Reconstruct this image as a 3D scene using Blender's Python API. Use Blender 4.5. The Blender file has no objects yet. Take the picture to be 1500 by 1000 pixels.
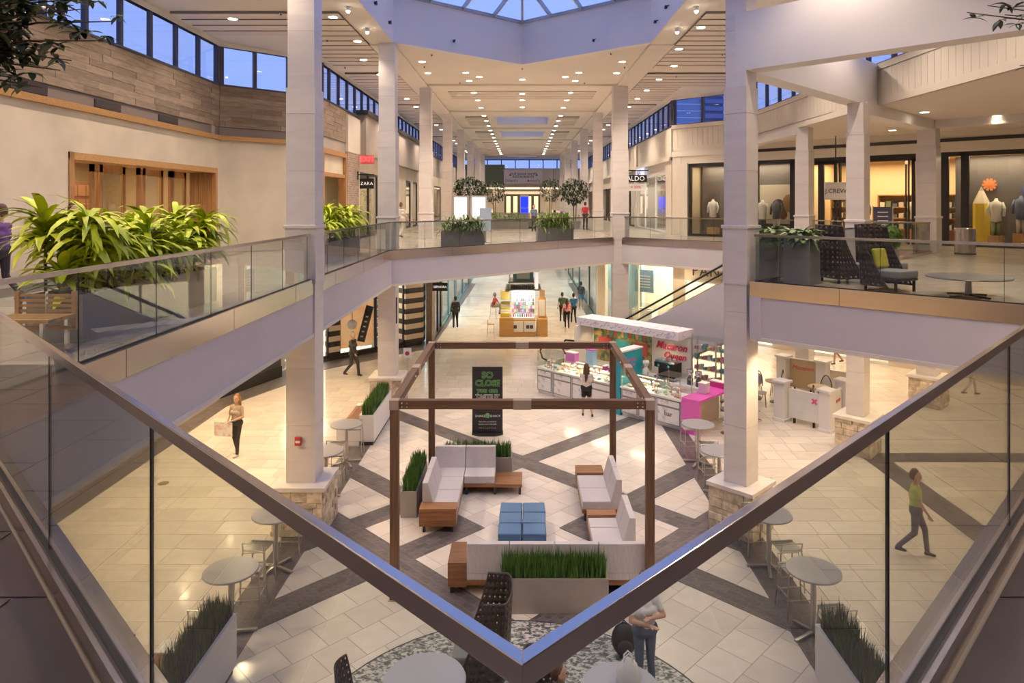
import bpy, bmesh, math, random
import numpy as np
from mathutils import Vector, Matrix
from mathutils.geometry import tessellate_polygon
random.seed(7)
S = bpy.context.scene
COL = S.collection
PI = math.pi
R = math.radians

# ---------------------------------------------------------------- camera
CAMZ = 7.05
cam_d = bpy.data.cameras.new('camera'); cam = bpy.data.objects.new('camera', cam_d); COL.objects.link(cam)
cam.location = (0, 0, CAMZ); cam.rotation_euler = (PI/2, 0, 0)
cam_d.sensor_width = 36; cam_d.lens = 24.24; cam_d.shift_x = -0.010; cam_d.shift_y = -0.136
cam_d.clip_start = 0.05; cam_d.clip_end = 600
S.camera = cam

# ---------------------------------------------------------------- world: even dusk sky
W = bpy.data.worlds.new('dusk_sky'); S.world = W; W.use_nodes = True
wn = W.node_tree; bg = wn.nodes['Background']
tc = wn.nodes.new('ShaderNodeTexCoord'); sx = wn.nodes.new('ShaderNodeSeparateXYZ'); cr = wn.nodes.new('ShaderNodeValToRGB')
wn.links.new(tc.outputs['Generated'], sx.inputs[0]); wn.links.new(sx.outputs['Z'], cr.inputs[0]); wn.links.new(cr.outputs[0], bg.inputs[0])
cr.color_ramp.elements[0].position = 0.0; cr.color_ramp.elements[0].color = (.33, .45, .95, 1)
cr.color_ramp.elements[1].position = 0.8; cr.color_ramp.elements[1].color = (.27, .42, 1.0, 1)
bg.inputs[1].default_value = 1.05

# ---------------------------------------------------------------- exposure and sampling helpers
S.view_settings.view_transform = 'Standard'; S.view_settings.look = 'None'
S.view_settings.gamma = 1; S.view_settings.exposure = 0.22; S.view_settings.use_curve_mapping = False
S.cycles.use_denoising = True; S.cycles.use_adaptive_sampling = True; S.cycles.adaptive_threshold = .08
S.cycles.max_bounces = 7; S.cycles.diffuse_bounces = 3; S.cycles.glossy_bounces = 3
S.cycles.transmission_bounces = 6; S.cycles.transparent_max_bounces = 24
S.cycles.caustics_reflective = False; S.cycles.caustics_refractive = False
S.cycles.sample_clamp_indirect = 6
K_CEIL, K_SOFFIT, K_SHOP = 300.0, 175.0, 1.25      # watts of the lamps

# ---------------------------------------------------------------- materials
MATS = {}
def _new(name):
    m = bpy.data.materials.new(name); m.use_nodes = True; MATS[name] = m
    nt = m.node_tree; return m, nt, nt.nodes['Principled BSDF']
def M(name, col, rough=.5, metal=0, var=0, scale=4, bump=0, emit=0, stretch=(1,1,1), col2=None, coat=0, rnd=0, detail=4, dist=0, ramp=(.3,.7)):
    """plain or noise-mottled principled material; rnd varies brightness from piece to piece"""
    if name in MATS: return MATS[name]
    m, nt, b = _new(name); N, L = nt.nodes, nt.links
    c = tuple(col) + (1,)
    b.inputs['Base Color'].default_value = c; b.inputs['Roughness'].default_value = rough; b.inputs['Metallic'].default_value = metal
    if coat: b.inputs['Coat Weight'].default_value = coat; b.inputs['Coat Roughness'].default_value = .08
    if emit: b.inputs['Emission Color'].default_value = c; b.inputs['Emission Strength'].default_value = emit
    out = None
    if var or col2 or bump:
        t = N.new('ShaderNodeTexCoord'); mp = N.new('ShaderNodeMapping'); mp.inputs['Scale'].default_value = stretch
        nz = N.new('ShaderNodeTexNoise'); nz.inputs['Scale'].default_value = scale; nz.inputs['Detail'].default_value = detail; nz.inputs['Distortion'].default_value = dist
        L.new(t.outputs['Object'], mp.inputs[0]); L.new(mp.outputs[0], nz.inputs[0])
        rp = N.new('ShaderNodeValToRGB'); rp.color_ramp.elements[0].position = ramp[0]; rp.color_ramp.elements[1].position = ramp[1]
        lo = tuple(x*(1-var) for x in col) if not col2 else tuple(col2)
        hi = tuple(min(1, x*(1+var*.6)) for x in col) if not col2 else tuple(col)
        rp.color_ramp.elements[0].color = lo + (1,); rp.color_ramp.elements[1].color = hi + (1,)
        L.new(nz.outputs[0], rp.inputs[0]); out = rp.outputs[0]
        if bump:
            bp = N.new('ShaderNodeBump'); bp.inputs['Strength'].default_value = bump; bp.inputs['Distance'].default_value = .02
            L.new(nz.outputs[0], bp.inputs['Height']); L.new(bp.outputs[0], b.inputs['Normal'])
    if rnd:
        oi = N.new('ShaderNodeObjectInfo'); ge = N.new('ShaderNodeNewGeometry')
        ad = N.new('ShaderNodeMath'); ad.operation = 'ADD'; fr = N.new('ShaderNodeMath'); fr.operation = 'FRACT'
        L.new(oi.outputs['Random'], ad.inputs[0]); L.new(ge.outputs['Random Per Island'], ad.inputs[1]); L.new(ad.outputs[0], fr.inputs[0])
        mr = N.new('ShaderNodeMapRange'); mr.inputs['To Min'].default_value = 1-rnd; mr.inputs['To Max'].default_value = 1+rnd*.6
        L.new(fr.outputs[0], mr.inputs[0])
        hs = N.new('ShaderNodeHueSaturation'); L.new(mr.outputs[0], hs.inputs['Value'])
        if out: L.new(out, hs.inputs['Color'])
        else: hs.inputs['Color'].default_value = c
        out = hs.outputs[0]
    if out: L.new(out, b.inputs['Base Color'])
    return m
def glass(name, tint=(.93,.97,.96), refl=1.0, ior=1.45, rough=0.0):
    """thin clear pane: tinted see-through plus Fresnel mirror"""
    m = bpy.data.materials.new(name); m.use_nodes = True; MATS[name] = m; nt = m.node_tree; N, L = nt.nodes, nt.links
    N.clear(); o = N.new('ShaderNodeOutputMaterial'); mx = N.new('ShaderNodeMixShader'); tr = N.new('ShaderNodeBsdfTransparent'); gl = N.new('ShaderNodeBsdfGlossy'); f = N.new('ShaderNodeLayerWeight')
    tr.inputs[0].default_value = tint + (1,); gl.inputs['Roughness'].default_value = rough; f.inputs[0].default_value = .5; pw = N.new('ShaderNodeMath'); pw.operation = 'POWER'; pw.inputs[1].default_value = 4.2; L.new(f.outputs['Facing'], pw.inputs[0]); ma = N.new('ShaderNodeMath'); ma.operation = 'MULTIPLY_ADD'; ma.inputs[1].default_value = .95; ma.inputs[2].default_value = .035; L.new(pw.outputs[0], ma.inputs[0])
    mu = N.new('ShaderNodeMath'); mu.operation = 'MULTIPLY'; mu.inputs[1].default_value = refl; mu.use_clamp = True
    L.new(ma.outputs[0], mu.inputs[0]); L.new(mu.outputs[0], mx.inputs[0]); L.new(tr.outputs[0], mx.inputs[1]); L.new(gl.outputs[0], mx.inputs[2]); L.new(mx.outputs[0], o.inputs[0])
    return m
def wood(name, c1, c2, along='X', rough=.45, scale=1.0):
    s = {'X': (.5, 9, 9), 'Y': (9, .5, 9), 'Z': (9, 9, .5)}[along]
    return M(name, c1, rough, stretch=tuple(x*scale for x in s), col2=c2, scale=3, detail=6, dist=.6, rnd=.12, ramp=(.32, .68))
def brushed(name, col, rough=.28, stretch=(60, 60, 1)):
    m = M(name, col, rough, metal=1.0); nt = m.node_tree; N, L = nt.nodes, nt.links; b = N['Principled BSDF']
    t = N.new('ShaderNodeTexCoord'); mp = N.new('ShaderNodeMapping'); mp.inputs['Scale'].default_value = stretch
    nz = N.new('ShaderNodeTexNoise'); nz.inputs['Scale'].default_value = 3; mr = N.new('ShaderNodeMapRange')
    mr.inputs['To Min'].default_value = rough*.75; mr.inputs['To Max'].default_value = rough*1.35
    L.new(t.outputs['Object'], mp.inputs[0]); L.new(mp.outputs[0], nz.inputs[0]); L.new(nz.outputs[0], mr.inputs[0]); L.new(mr.outputs[0], b.inputs['Roughness'])
    return m

white_paint = M('white_paint', (.80,.77,.76), .55, var=.04, scale=.7)
fascia_sky_tint = M('fascia_sky_tint', (.66,.62,.66), .6, var=.04, scale=.6)  # white fascia with the sky light's lilac cast put into the colour
ceil_paint = M('ceiling_paint', (.80,.74,.66), .7, var=.04, scale=.5)
ceil_plank = M('ceiling_plank', (.76,.68,.60), .6, var=.05, scale=.6, rnd=.06)
plaster = M('plaster', (.74,.66,.52), .75, var=.12, scale=.8, bump=.05)
cream_panel = M('cream_panel', (.78,.72,.64), .6, var=.05, scale=1)
marble = M('marble', (.80,.75,.71), .32, col2=(.72,.66,.63), scale=1.2, stretch=(.6,.6,2.4), detail=8, dist=1.2, rnd=.05)
stone = M('ledge_stone', (.74,.62,.47), .85, var=.35, scale=7, bump=.5, rnd=.25)
capstone = M('cap_stone', (.76,.70,.65), .5, var=.08, scale=3)
tile_lite = M('floor_tile', (.83,.76,.68), .18, col2=(.74,.66,.57), scale=1.1, stretch=(1,2.2,1), detail=8, dist=1.5, rnd=.10, coat=.25)
grout = M('grout', (.33,.28,.24), .8)
tile_dark = M('slate_tile', (.135,.115,.115), .38, var=.35, scale=5, stretch=(1,3,1), rnd=.28)
grout_dark = M('slate_grout', (.27,.245,.235), .8)
granite = M('granite', (.60,.59,.55), .3, col2=(.08,.09,.09), scale=13, detail=15, dist=.8, ramp=(.42,.58), stretch=(1,1.6,1))
steel = brushed('brushed_steel', (.66,.60,.55), .24)
steel_pol = brushed('polished_rail', (.62,.57,.54), .16)
curb_steel = brushed('curb_steel', (.70,.63,.58), .20, (1,1,25))
chrome = M('chrome', (.75,.75,.76), .12, metal=1)
alu = M('aluminium', (.52,.50,.48), .38, metal=.85, var=.06)
black_metal = M('black_metal', (.020,.018,.018), .4)
dark_bronze = M('dark_bronze', (.045,.038,.040), .45)
mullion = M('mullion', (.07,.07,.11), .5)
g_rail = glass('rail_glass', (.87,.90,.89), 1.0)
g_edge = M('glass_edge', (.02,.035,.035), .15)
g_win = glass('window_glass', (.92,.95,.98), .8)
g_shop = glass('shop_glass', (.95,.96,.95), .9)
g_case = glass('case_glass', (.95,.98,.98), 1.0)
g_frost = M('frosted_panel', (.74,.74,.72), .5, var=.1, scale=2)
wood_orange = wood('oak_trim', (.62,.36,.14), (.46,.25,.09), 'Y')
wood_jamb = wood('oak_jamb', (.56,.31,.13), (.40,.20,.07), 'Z')
wood_clad = M('weathered_board', (.40,.31,.24), .75, col2=(.23,.18,.145), scale=2.2, stretch=(1,.5,7), detail=8, dist=.8, rnd=.30, ramp=(.25,.75))
wood_perg = wood('pergola_timber', (.21,.115,.065), (.13,.065,.035), 'X', .55)
wood_bench = wood('teak', (.36,.165,.07), (.20,.085,.035), 'X', .4)
fabric = M('sofa_fabric', (.66,.62,.62), .85, col2=(.52,.48,.49), scale=9, stretch=(12,12,.6), rnd=.04)
blue_vinyl = M('blue_vinyl', (.085,.20,.38), .45, var=.08, scale=3)
planter_grey = M('planter_grey', (.27,.255,.25), .5, var=.05)
planter_taupe = M('planter_taupe', (.36,.32,.29), .55, var=.05)
planter_white = M('planter_white', (.80,.77,.76), .5, var=.03)
grass_g = M('grass_blade', (.10,.22,.035), .55, rnd=.5, var=.3, scale=8)
grass_d = M('grass_dark_blade', (.10,.15,.035), .6, rnd=.5, var=.3, scale=8)
lime_leaf = M('lime_leaf', (.72,.76,.04), .42, rnd=.35, col2=(.48,.62,.02), scale=3)
strap_leaf = M('strap_leaf', (.20,.33,.05), .45, rnd=.45, var=.3, scale=5)
ficus_leaf = M('ficus_leaf', (.075,.115,.045), .4, rnd=.55, var=.3, scale=6)
varieg_leaf = M('variegated_leaf', (.42,.50,.25), .5, rnd=.4, col2=(.14,.24,.06), scale=14)
upper_dark = M('near_dark_tile', (.085,.062,.062), .28, col2=(.06,.045,.046), scale=1.4, detail=8, dist=1.2, rnd=.15)
bark = M('bark', (.16,.10,.06), .85, var=.3, scale=9)
wicker = M('perforated_shell', (.055,.040,.036), .45, var=.2, scale=8)
cush_grey = M('cushion_grey', (.25,.25,.25), .8, var=.08, scale=12)
pillow_y = M('pillow_yellow', (.56,.52,.06), .8, var=.1, scale=12)
lamp_w = M('lamp_warm', (1,.84,.62), .5, emit=18)
lamp_n = M('lamp_neutral', (1,.90,.76), .5, emit=5)
table_top = M('table_top', (.44,.43,.45), .3, metal=.25, var=.04)
soil = M('soil', (.05,.035,.025), .95)
white_plastic = M('white_plastic', (.82,.82,.83), .4)
pink = M('pink_laminate', (.80,.12,.55), .25, coat=.4)
teal = M('teal_laminate', (.03,.36,.46), .35)
kiosk_marble = M('kiosk_marble', (.80,.78,.78), .3, col2=(.50,.48,.52), scale=1.6, detail=8, dist=2.2, ramp=(.34,.46))
kiosk_wood = wood('kiosk_oak', (.62,.36,.12), (.50,.27,.08), 'X', .4)
shop_cream = M('shop_cream', (.72,.58,.38), .7)
shop_white = M('shop_white', (.85,.82,.76), .6)
shop_dark = M('shop_dark', (.06,.055,.05), .6, var=.15)
black_sign = M('black_sign', (.015,.013,.015), .35)
ink_white = M('ink_white', (.85,.85,.85), .5)
ink_lit = M('ink_lit', (.9,.9,.9), .5, emit=.5)
ink_dark = M('ink_dark', (.06,.055,.06), .5)
exit_red = M('exit_red', (1,.06,.06), .4, emit=3)
def C_(r, g, b, rough=.6): return M('c_%02d_%02d_%02d_%d' % (r*99, g*99, b*99, rough*9), (r, g, b), rough)
# ---------------------------------------------------------------- mesh helpers
class MB:
    def __init__(s): s.v = []; s.f = []; s.m = []
    def add(s, vs, fs, mi=0):
        o = len(s.v); s.v += [tuple(v) for v in vs]; s.f += [tuple(i+o for i in f) for f in fs]; s.m += [mi]*len(fs); return s
    def box(s, x0, x1, y0, y1, z0, z1, mi=0):
        return s.add([(x0,y0,z0),(x1,y0,z0),(x1,y1,z0),(x0,y1,z0),(x0,y0,z1),(x1,y0,z1),(x1,y1,z1),(x0,y1,z1)],
                     [(0,3,2,1),(4,5,6,7),(0,1,5,4),(1,2,6,5),(2,3,7,6),(3,0,4,7)], mi)
    def prism(s, poly, z0, z1, mi=0, bottom=True):
        n = len(poly); a = sum(poly[i][0]*poly[(i+1)%n][1]-poly[(i+1)%n][0]*poly[i][1] for i in range(n))
        if a < 0: poly = poly[::-1]
        vs = [(p[0],p[1],z0) for p in poly]+[(p[0],p[1],z1) for p in poly]
        fs = [tuple(range(n,2*n))]+[(i,(i+1)%n,n+(i+1)%n,n+i) for i in range(n)]
        if bottom: fs.append(tuple(range(n-1,-1,-1)))
        return s.add(vs, fs, mi)
    def seg(s, p, q, t, z0, z1, side=1, mi=0):
        """upright slab between plan points p, q; thickness t to the left (side=1), right (-1) or centred (0)"""
        d = Vector((q[0]-p[0], q[1]-p[1])).normalized(); n = Vector((-d.y, d.x))
        a, b = {1: (0, t), -1: (-t, 0), 0: (-t/2, t/2)}[side]
        P, Q = Vector(p[:2]), Vector(q[:2])
        return s.prism([P+n*a, Q+n*a, Q+n*b, P+n*b], z0, z1, mi)
    def bar(s, p, q, w, h=None, up=(0,0,1), mi=0):
        h = h or w; p, q = Vector(p), Vector(q); d = (q-p).normalized(); u = Vector(up)
        if abs(d.dot(u)) > .98: u = Vector((0,1,0))
        x = d.cross(u).normalized(); y = x.cross(d).normalized(); vs = []
        for c in (p, q):
            for a, b in ((-1,-1),(1,-1),(1,1),(-1,1)): vs.append(c+x*(a*w/2)+y*(b*h/2))
        return s.add(vs, [(3,2,1,0),(4,5,6,7),(0,1,5,4),(1,2,6,5),(2,3,7,6),(3,0,4,7)], mi)
    def tube(s, pts, r, n=8, mi=0, caps=True):
        pts = [Vector(p) for p in pts]; k = len(pts); rs = r if isinstance(r, (list, tuple)) else [r]*k; vs = []; x = None
        for i, p in enumerate(pts):
            d = (pts[min(i+1,k-1)]-pts[max(i-1,0)]).normalized()
            if x is None: x = d.orthogonal().normalized()
            x = (x-d*x.dot(d)).normalized(); y = d.cross(x)
            vs += [p+(x*math.cos(2*PI*j/n)+y*math.sin(2*PI*j/n))*rs[i] for j in range(n)]
        fs = [(i*n+j, i*n+(j+1)%n, (i+1)*n+(j+1)%n, (i+1)*n+j) for i in range(k-1) for j in range(n)]
        if caps: fs += [tuple(range(n-1,-1,-1)), tuple(range((k-1)*n, k*n))]
        return s.add(vs, fs, mi)
    def lathe(s, prof, n=20, c=(0,0,0), mi=0):
        vs = [(c[0]+r*math.cos(2*PI*j/n), c[1]+r*math.sin(2*PI*j/n), c[2]+z) for r, z in prof for j in range(n)]; k = len(prof)
        fs = [(i*n+j, i*n+(j+1)%n, (i+1)*n+(j+1)%n, (i+1)*n+j) for i in range(k-1) for j in range(n)]
        fs += [tuple(range(n-1,-1,-1)), tuple(range((k-1)*n, k*n))]
        return s.add(vs, fs, mi)
    def ball(s, c, r, n=10, mi=0, sq=(1,1,1)):
        m = max(5, n//2+1); prof = [(max(1e-4, r*math.sin(PI*i/m)), -r*math.cos(PI*i/m)) for i in range(m+1)]
        o = len(s.v); s.lathe(prof, n, (0,0,0), mi)
        for i in range(o, len(s.v)):
            v = s.v[i]; s.v[i] = (c[0]+v[0]*sq[0], c[1]+v[1]*sq[1], c[2]+v[2]*sq[2])
        return s
    def xf(s, mat, start=0):
        for i in range(start, len(s.v)): s.v[i] = tuple(mat @ Vector(s.v[i]))
        return s
    def mesh(s, name, mat, smooth=False):
        me = bpy.data.meshes.new(name); me.from_pydata(s.v, [], s.f); me.update()
        for m in (mat if isinstance(mat, (list, tuple)) else [mat]): me.materials.append(m)
        if any(s.m): me.polygons.foreach_set('material_index', s.m)
        if smooth: me.polygons.foreach_set('use_smooth', [True]*len(me.polygons))
        return me
    def build(s, name, mat, parent=None, loc=(0,0,0), rz=0, smooth=False, bevel=0, auto=0):
        o = link(name, s.mesh(name, mat, smooth), parent, loc, rz)
        if bevel:
            b = o.modifiers.new('bevel', 'BEVEL'); b.width = bevel; b.segments = 2; b.limit_method = 'ANGLE'
        return o
def link(name, me, parent=None, loc=(0,0,0), rz=0):
    o = bpy.data.objects.new(name, me); COL.objects.link(o); o.location = loc; o.rotation_euler = (0,0,rz) if not isinstance(rz, tuple) else rz
    if parent: o.parent = parent
    return o
def tag(o, label=None, cat=None, group=None, kind=None):
    if label: o['label'] = label
    if cat: o['category'] = cat
    if group: o['group'] = group
    if kind: o['kind'] = kind
    return o
def T(name, label, cat, loc=(0,0,0), rz=0, group=None):
    return tag(link(name, None, None, loc, rz), label, cat, group)
def dup(o, loc=None, rz=None, label=None, group=None, parent=None):
    c = o.copy(); COL.objects.link(c)
    if parent: c.parent = parent
    if loc is not None: c.location = loc
    if rz is not None: c.rotation_euler = (0,0,rz)
    if label: c['label'] = label
    if group: c['group'] = group
    for ch in o.children: dup(ch, parent=c)
    return c
def box(name, mat, parent, x0, x1, y0, y1, z0, z1, bevel=0):
    return MB().box(x0,x1,y0,y1,z0,z1).build(name, mat, parent, bevel=bevel)
def struct(o, label=None): o['kind'] = 'structure'; return o if not label else tag(o, label)
def clip(poly, a, b, c):
    """keep the part of a convex polygon with a*x+b*y<=c"""
    out = []
    for i in range(len(poly)):
        p, q = poly[i], poly[(i+1)%len(poly)]; dp, dq = a*p[0]+b*p[1]-c, a*q[0]+b*q[1]-c
        if dp <= 0: out.append(p)
        if dp*dq < 0: t = dp/(dp-dq); out.append((p[0]+(q[0]-p[0])*t, p[1]+(q[1]-p[1])*t))
    return out
def clip_convex(poly, conv):
    n = len(conv)
    for i in range(n):
        p, q = conv[i], conv[(i+1)%n]; a, b = q[1]-p[1], -(q[0]-p[0])
        poly = clip(poly, a, b, a*p[0]+b*p[1])
        if len(poly) < 3: return []
    return poly
def ccw(p):
    return p if sum(p[i][0]*p[(i+1)%len(p)][1]-p[(i+1)%len(p)][0]*p[i][1] for i in range(len(p))) > 0 else p[::-1]
def area(p): return .5*abs(sum(p[i][0]*p[(i+1)%len(p)][1]-p[(i+1)%len(p)][0]*p[i][1] for i in range(len(p))))
def holed(outer, holes, z0, z1, mb=None):
    """flat slab with holes"""
    mb = mb or MB(); loops = [ccw(outer)]+[ccw(h)[::-1] for h in holes]; flat = [p for l in loops for p in l]
    tris = tessellate_polygon([[Vector((p[0],p[1],0)) for p in l] for l in loops]); n = len(flat)
    vs = [(p[0],p[1],z1) for p in flat]+[(p[0],p[1],z0) for p in flat]; fs = []
    for t in tris:
        a, b, c = (flat[i] for i in t)
        if (b[0]-a[0])*(c[1]-a[1])-(b[1]-a[1])*(c[0]-a[0]) < 0: t = (t[0],t[2],t[1])
        fs += [tuple(t), (t[2]+n, t[1]+n, t[0]+n)]
    o = 0
    for l in loops:
        k = len(l)
        for i in range(k): a, b = o+i, o+(i+1)%k; fs.append((a+n, b+n, b, a))
        o += k
    return mb.add(vs, fs)
def text(body, size, name, mat, parent=None, loc=(0,0,0), rot=(PI/2,0,0), ext=.004, align='CENTER', shear=0, space=1, bold=0):
    c = bpy.data.curves.new(name, 'FONT'); c.body = body; c.size = size; c.extrude = ext; c.align_x = align; c.align_y = 'CENTER'; c.shear = shear; c.space_character = space; c.offset = bold; c.resolution_u = 2
    o = bpy.data.objects.new(name, c); COL.objects.link(o); dg = bpy.context.evaluated_depsgraph_get()
    me = bpy.data.meshes.new_from_object(o.evaluated_get(dg)); bpy.data.objects.remove(o); bpy.data.curves.remove(c)
    me.materials.clear(); me.materials.append(mat)
    return link(name, me, parent, loc, rot)
def spot(parent, loc, watts, col=(1,.80,.58), angle=110, blend=.6, rad=.09):
    l = bpy.data.lights.new('lamp', 'SPOT'); l.energy = watts; l.color = col; l.spot_size = R(angle); l.spot_blend = blend; l.shadow_soft_size = rad
    return link('lamp_light', l, parent, loc)
def arealamp(parent, loc, w, h, watts, col=(1,.86,.66), rot=(0,0,0)):
    l = bpy.data.lights.new('lamp', 'AREA'); l.shape = 'RECTANGLE'; l.size = w; l.size_y = h; l.energy = watts; l.color = col
    return link('lamp_light', l, parent, loc, rot)
def ang(p, q): return math.atan2(q[1]-p[1], q[0]-p[0])
def dist(p, q): return math.hypot(q[0]-p[0], q[1]-p[1])
# ================================================================ THE SETTING
ZU = 5.30           # upper floor level
ZF = 4.22           # soffit of the upper deck
ZC = 12.60          # main ceiling
OPEN = [(0,1.154), (9.0,10.15), (4.75,14.4), (13.65,23.3), (4.5,32.5), (-4.45,23.55), (-4.45,5.6)]

# ---- lower floor -------------------------------------------------
floor = struct(MB().box(-22, 30, -10, 112, -.2, -.006).build('floor', grout))
def px_size(p):
    y = max(.5, p[1]); px, py = 765+1010*p[0]/y, 296+7120/y
    return (1/y**3) if (-60 < px < 1560 and 380 < py < 1060) else 0
tiles_lo, tiles_dk = [], []
def lay(zone, rot, w, h, z, out, gap=.011, mixed=False, th=.006):
    """running-bond tiles clipped to a convex zone"""
    zone = ccw(zone); ca, sa = math.cos(rot), math.sin(rot)
    loc = [(x*ca+y*sa, -x*sa+y*ca) for x, y in zone]
    x0, x1 = min(p[0] for p in loc), max(p[0] for p in loc); y0, y1 = min(p[1] for p in loc), max(p[1] for p in loc)
    r = 0; y = math.floor(y0/h)*h
    while y < y1:
        x = math.floor(x0/w)*w-w*(.5 if r % 2 else 0)-(random.random()*w if mixed else 0)
        while x < x1:
            ww = w*random.choice((.5, 1, 1, 1.5)) if mixed else w
            q = [(x+gap/2, y+gap/2), (x+ww-gap/2, y+gap/2), (x+ww-gap/2, y+h-gap/2), (x+gap/2, y+h-gap/2)]
            q = clip_convex([(a*ca-b*sa, a*sa+b*ca) for a, b in q], zone)
            if len(q) >= 3 and area(q) > .002:
                c = (sum(p[0] for p in q)/len(q), sum(p[1] for p in q)/len(q)); out.append((px_size(c)*area(q), q, z, th))
            x += ww
        y += h; r += 1
def place_tiles(lst, name, mat, parent, keep=300):
    lst.sort(key=lambda t: -t[0]); rest = MB()
    for i, (s, q, z, th) in enumerate(lst):
        if i < keep and s > 0:
            c = (sum(p[0] for p in q)/len(q), sum(p[1] for p in q)/len(q))
            MB().prism([(p[0]-c[0], p[1]-c[1]) for p in q], -th, 0, bottom=False).build(name, mat, parent, (c[0], c[1], z))
        else: rest.prism(q, z-th, z, bottom=False)
    if rest.v: tag(rest.build(name+'_field', mat, parent), kind='stuff')
for zone in ([(-10.2,2),(-5.05,2),(-5.05,34),(-10.2,34)], [(5.05,2),(22,2),(22,42),(5.05,42)], [(-5.05,24),(5.05,24),(5.05,46),(-5.05,46)], [(-5,2),(5,2),(5,8),(-5,8)]):
    lay(zone, 0, .86, .61, 0, tiles_lo, mixed=True)
lay([(-5,46),(5,46),(5,100),(-5,100)], 0, 1.2, 1.2, 0, tiles_lo)
MB().box(-4.5, 4.5, 7.5, 24.2, -.006, .0008).build('paving_bed', grout, floor)
lay([(-4.4,8),(4.4,8),(4.4,24),(-4.4,24)], PI/4, .62, .62, .002, tiles_lo, th=.0012)
place_tiles(tiles_lo, 'floor_tile', tile_lite, floor)
# slate bands: convex outlines with the direction their tiles run
def halfband(poly, *cuts):
    for a, b, c in cuts: poly = clip(ccw(poly), a, b, c)
    return poly
big = [(-4.4,2),(4.4,2),(4.4,30),(-4.4,30)]
bands = []
for s in (-1, 1):
    mir = lambda pl: [(s*-1*x, y) for x, y in pl]
    bands.append((mir([(-5.05,4),(-4.4,4),(-4.4,24.2),(-5.05,24.2)]), PI/2))
    rot = PI/4 if s < 0 else -PI/4
    bands.append((mir(halfband(big, (-1,1,19.17),(1,-1,-18.30))), rot))                       # long diagonal
    bands.append((mir(halfband(big, (1,1,14.12),(-1,-1,-13.24),(1,-1,-15.72))), -rot))
    bands.append((mir(halfband(big, (-1,1,16.63),(1,-1,-15.72),(1,1,14.05))), rot))
    bands.append((mir(halfband(big, (1,1,11.5),(-1,-1,-10.6),(1,0,0))), -rot))
bands += [([(9.4,8),(10.05,8),(10.05,19.3),(9.4,19.3)], PI/2), ([(9.9,18.7),(22,18.7),(22,19.35),(9.9,19.35)], 0),
          ([(9.9,13.8),(20,23.9),(20,24.8),(9.9,14.7)], PI/4),
          ([(-12,2),(-10.2,2),(-10.2,23.8),(-12,23.8)], PI/2), ([(-10.2,23.8),(-9.1,26.6),(-10.4,27.3),(-11.6,23.8)], PI/2),
          ([(-9.1,26.6),(-8.35,29.0),(-9.6,30.2),(-10.4,27.3)], PI/2), ([(-8.35,29.0),(-4.5,33.2),(-5.3,34.4),(-9.5,30.2)], PI/4),
          ([(-5.2,33.6),(-4.35,33.4),(-4.0,60),(-5.2,60)], PI/2), ([(4.0,42),(5.2,42),(5.2,60),(4.0,60)], PI/2)]
bed = MB()
for i, (pl, rot) in enumerate(bands):
    if len(pl) < 3: continue
    bed.prism(pl, -.004, .0028+i*.0012); lay(pl, rot, .31, .158, .0036+i*.0012, tiles_dk, gap=.008, th=.0008)
bed.build('slate_bed', grout_dark, floor)
place_tiles(tiles_dk, 'slate_tile', tile_dark, floor)
MB().lathe([(2.98, 0), (2.98, .034)], 64, (-.08, 8.6, 0)).build('disc_rim', M('disc_joint', (.06,.055,.05), .6), floor)
MB().lathe([(2.95, 0), (2.95, .036)], 64, (-.08, 8.6, 0)).build('granite_disc', granite, floor)
MB().lathe([(.13, 0), (.13, .006)], 16, (-9.0, 17.3, 0)).build('floor_drain_plate', M('brass_plate', (.30,.22,.10), .4, metal=.8), floor)
MB().box(-4.3, 4.3, 42.55, 42.7, 0, .004).box(-4.3, 4.3, 51.5, 51.75, 0, .004).build('expansion_strip', M('strip_grey', (.30,.31,.32), .4), floor)

# ---- upper deck --------------------------------------------------
CORR = [(-3.1,46),(3.1,46),(3.1,74),(-3.1,74)]
outer = [(-16,-9.5),(26,-9.5),(26,30),(14,46),(14,108),(-14,108),(-14,46),(-16,30)]
inset = []
n = len(OPEN)
for i in range(n):
    a, b, c = Vector(OPEN[i-1]), Vector(OPEN[i]), Vector(OPEN[(i+1)%n]); d1, d2 = (b-a).normalized(), (c-b).normalized()
    n1, n2 = Vector((d1.y,-d1.x)), Vector((d2.y,-d2.x)); k = (n1+n2)/(1+n1.dot(n2)); inset.append(tuple(b+k*.13))
deck = struct(holed(outer, [inset, CORR], ZF+.02, ZU-.006).build('floor_upper', grout))
tiles_up = []
def up_size(c):
    y = max(.4, c[1]); px, py = 765+1010*c[0]/y, 296+1767/y
    return (1/y**2) if (-300 < px < 1800 and py < 1400) else 0
_ps = px_size; px_size = up_size
for zone in ([(-10.5,-4),(-4.62,-4),(-4.62,24),(-10.5,24)],  [(10.4,2),(22,2),(22,10.2),(10.4,10.2)],
             [(9.3,10.2),(22,10.2),(22,14.4),(5.1,14.4)], [(5.1,14.4),(22,14.4),(22,22),(12.6,22)], [(13.9,23.4),(13.3,22),(22,22),(22,29.5),(18,29.5)],
             [(4.5,32.7),(13.9,23.4),(18,29.5),(10,38),(4.5,38)], [(-4.6,23.7),(4.4,32.7),(4.4,46),(-7.8,46),(-7.8,25)]):
    lay(zone, 0, .9, .61, ZU, tiles_up, mixed=True)
place_tiles(tiles_up, 'upper_tile', M('upper_tile_stone', (.60,.52,.45), .22, col2=(.52,.44,.37), scale=1.2, detail=8, dist=1.4, rnd=.10, coat=.2), deck)
tiles_nd = []
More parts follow.
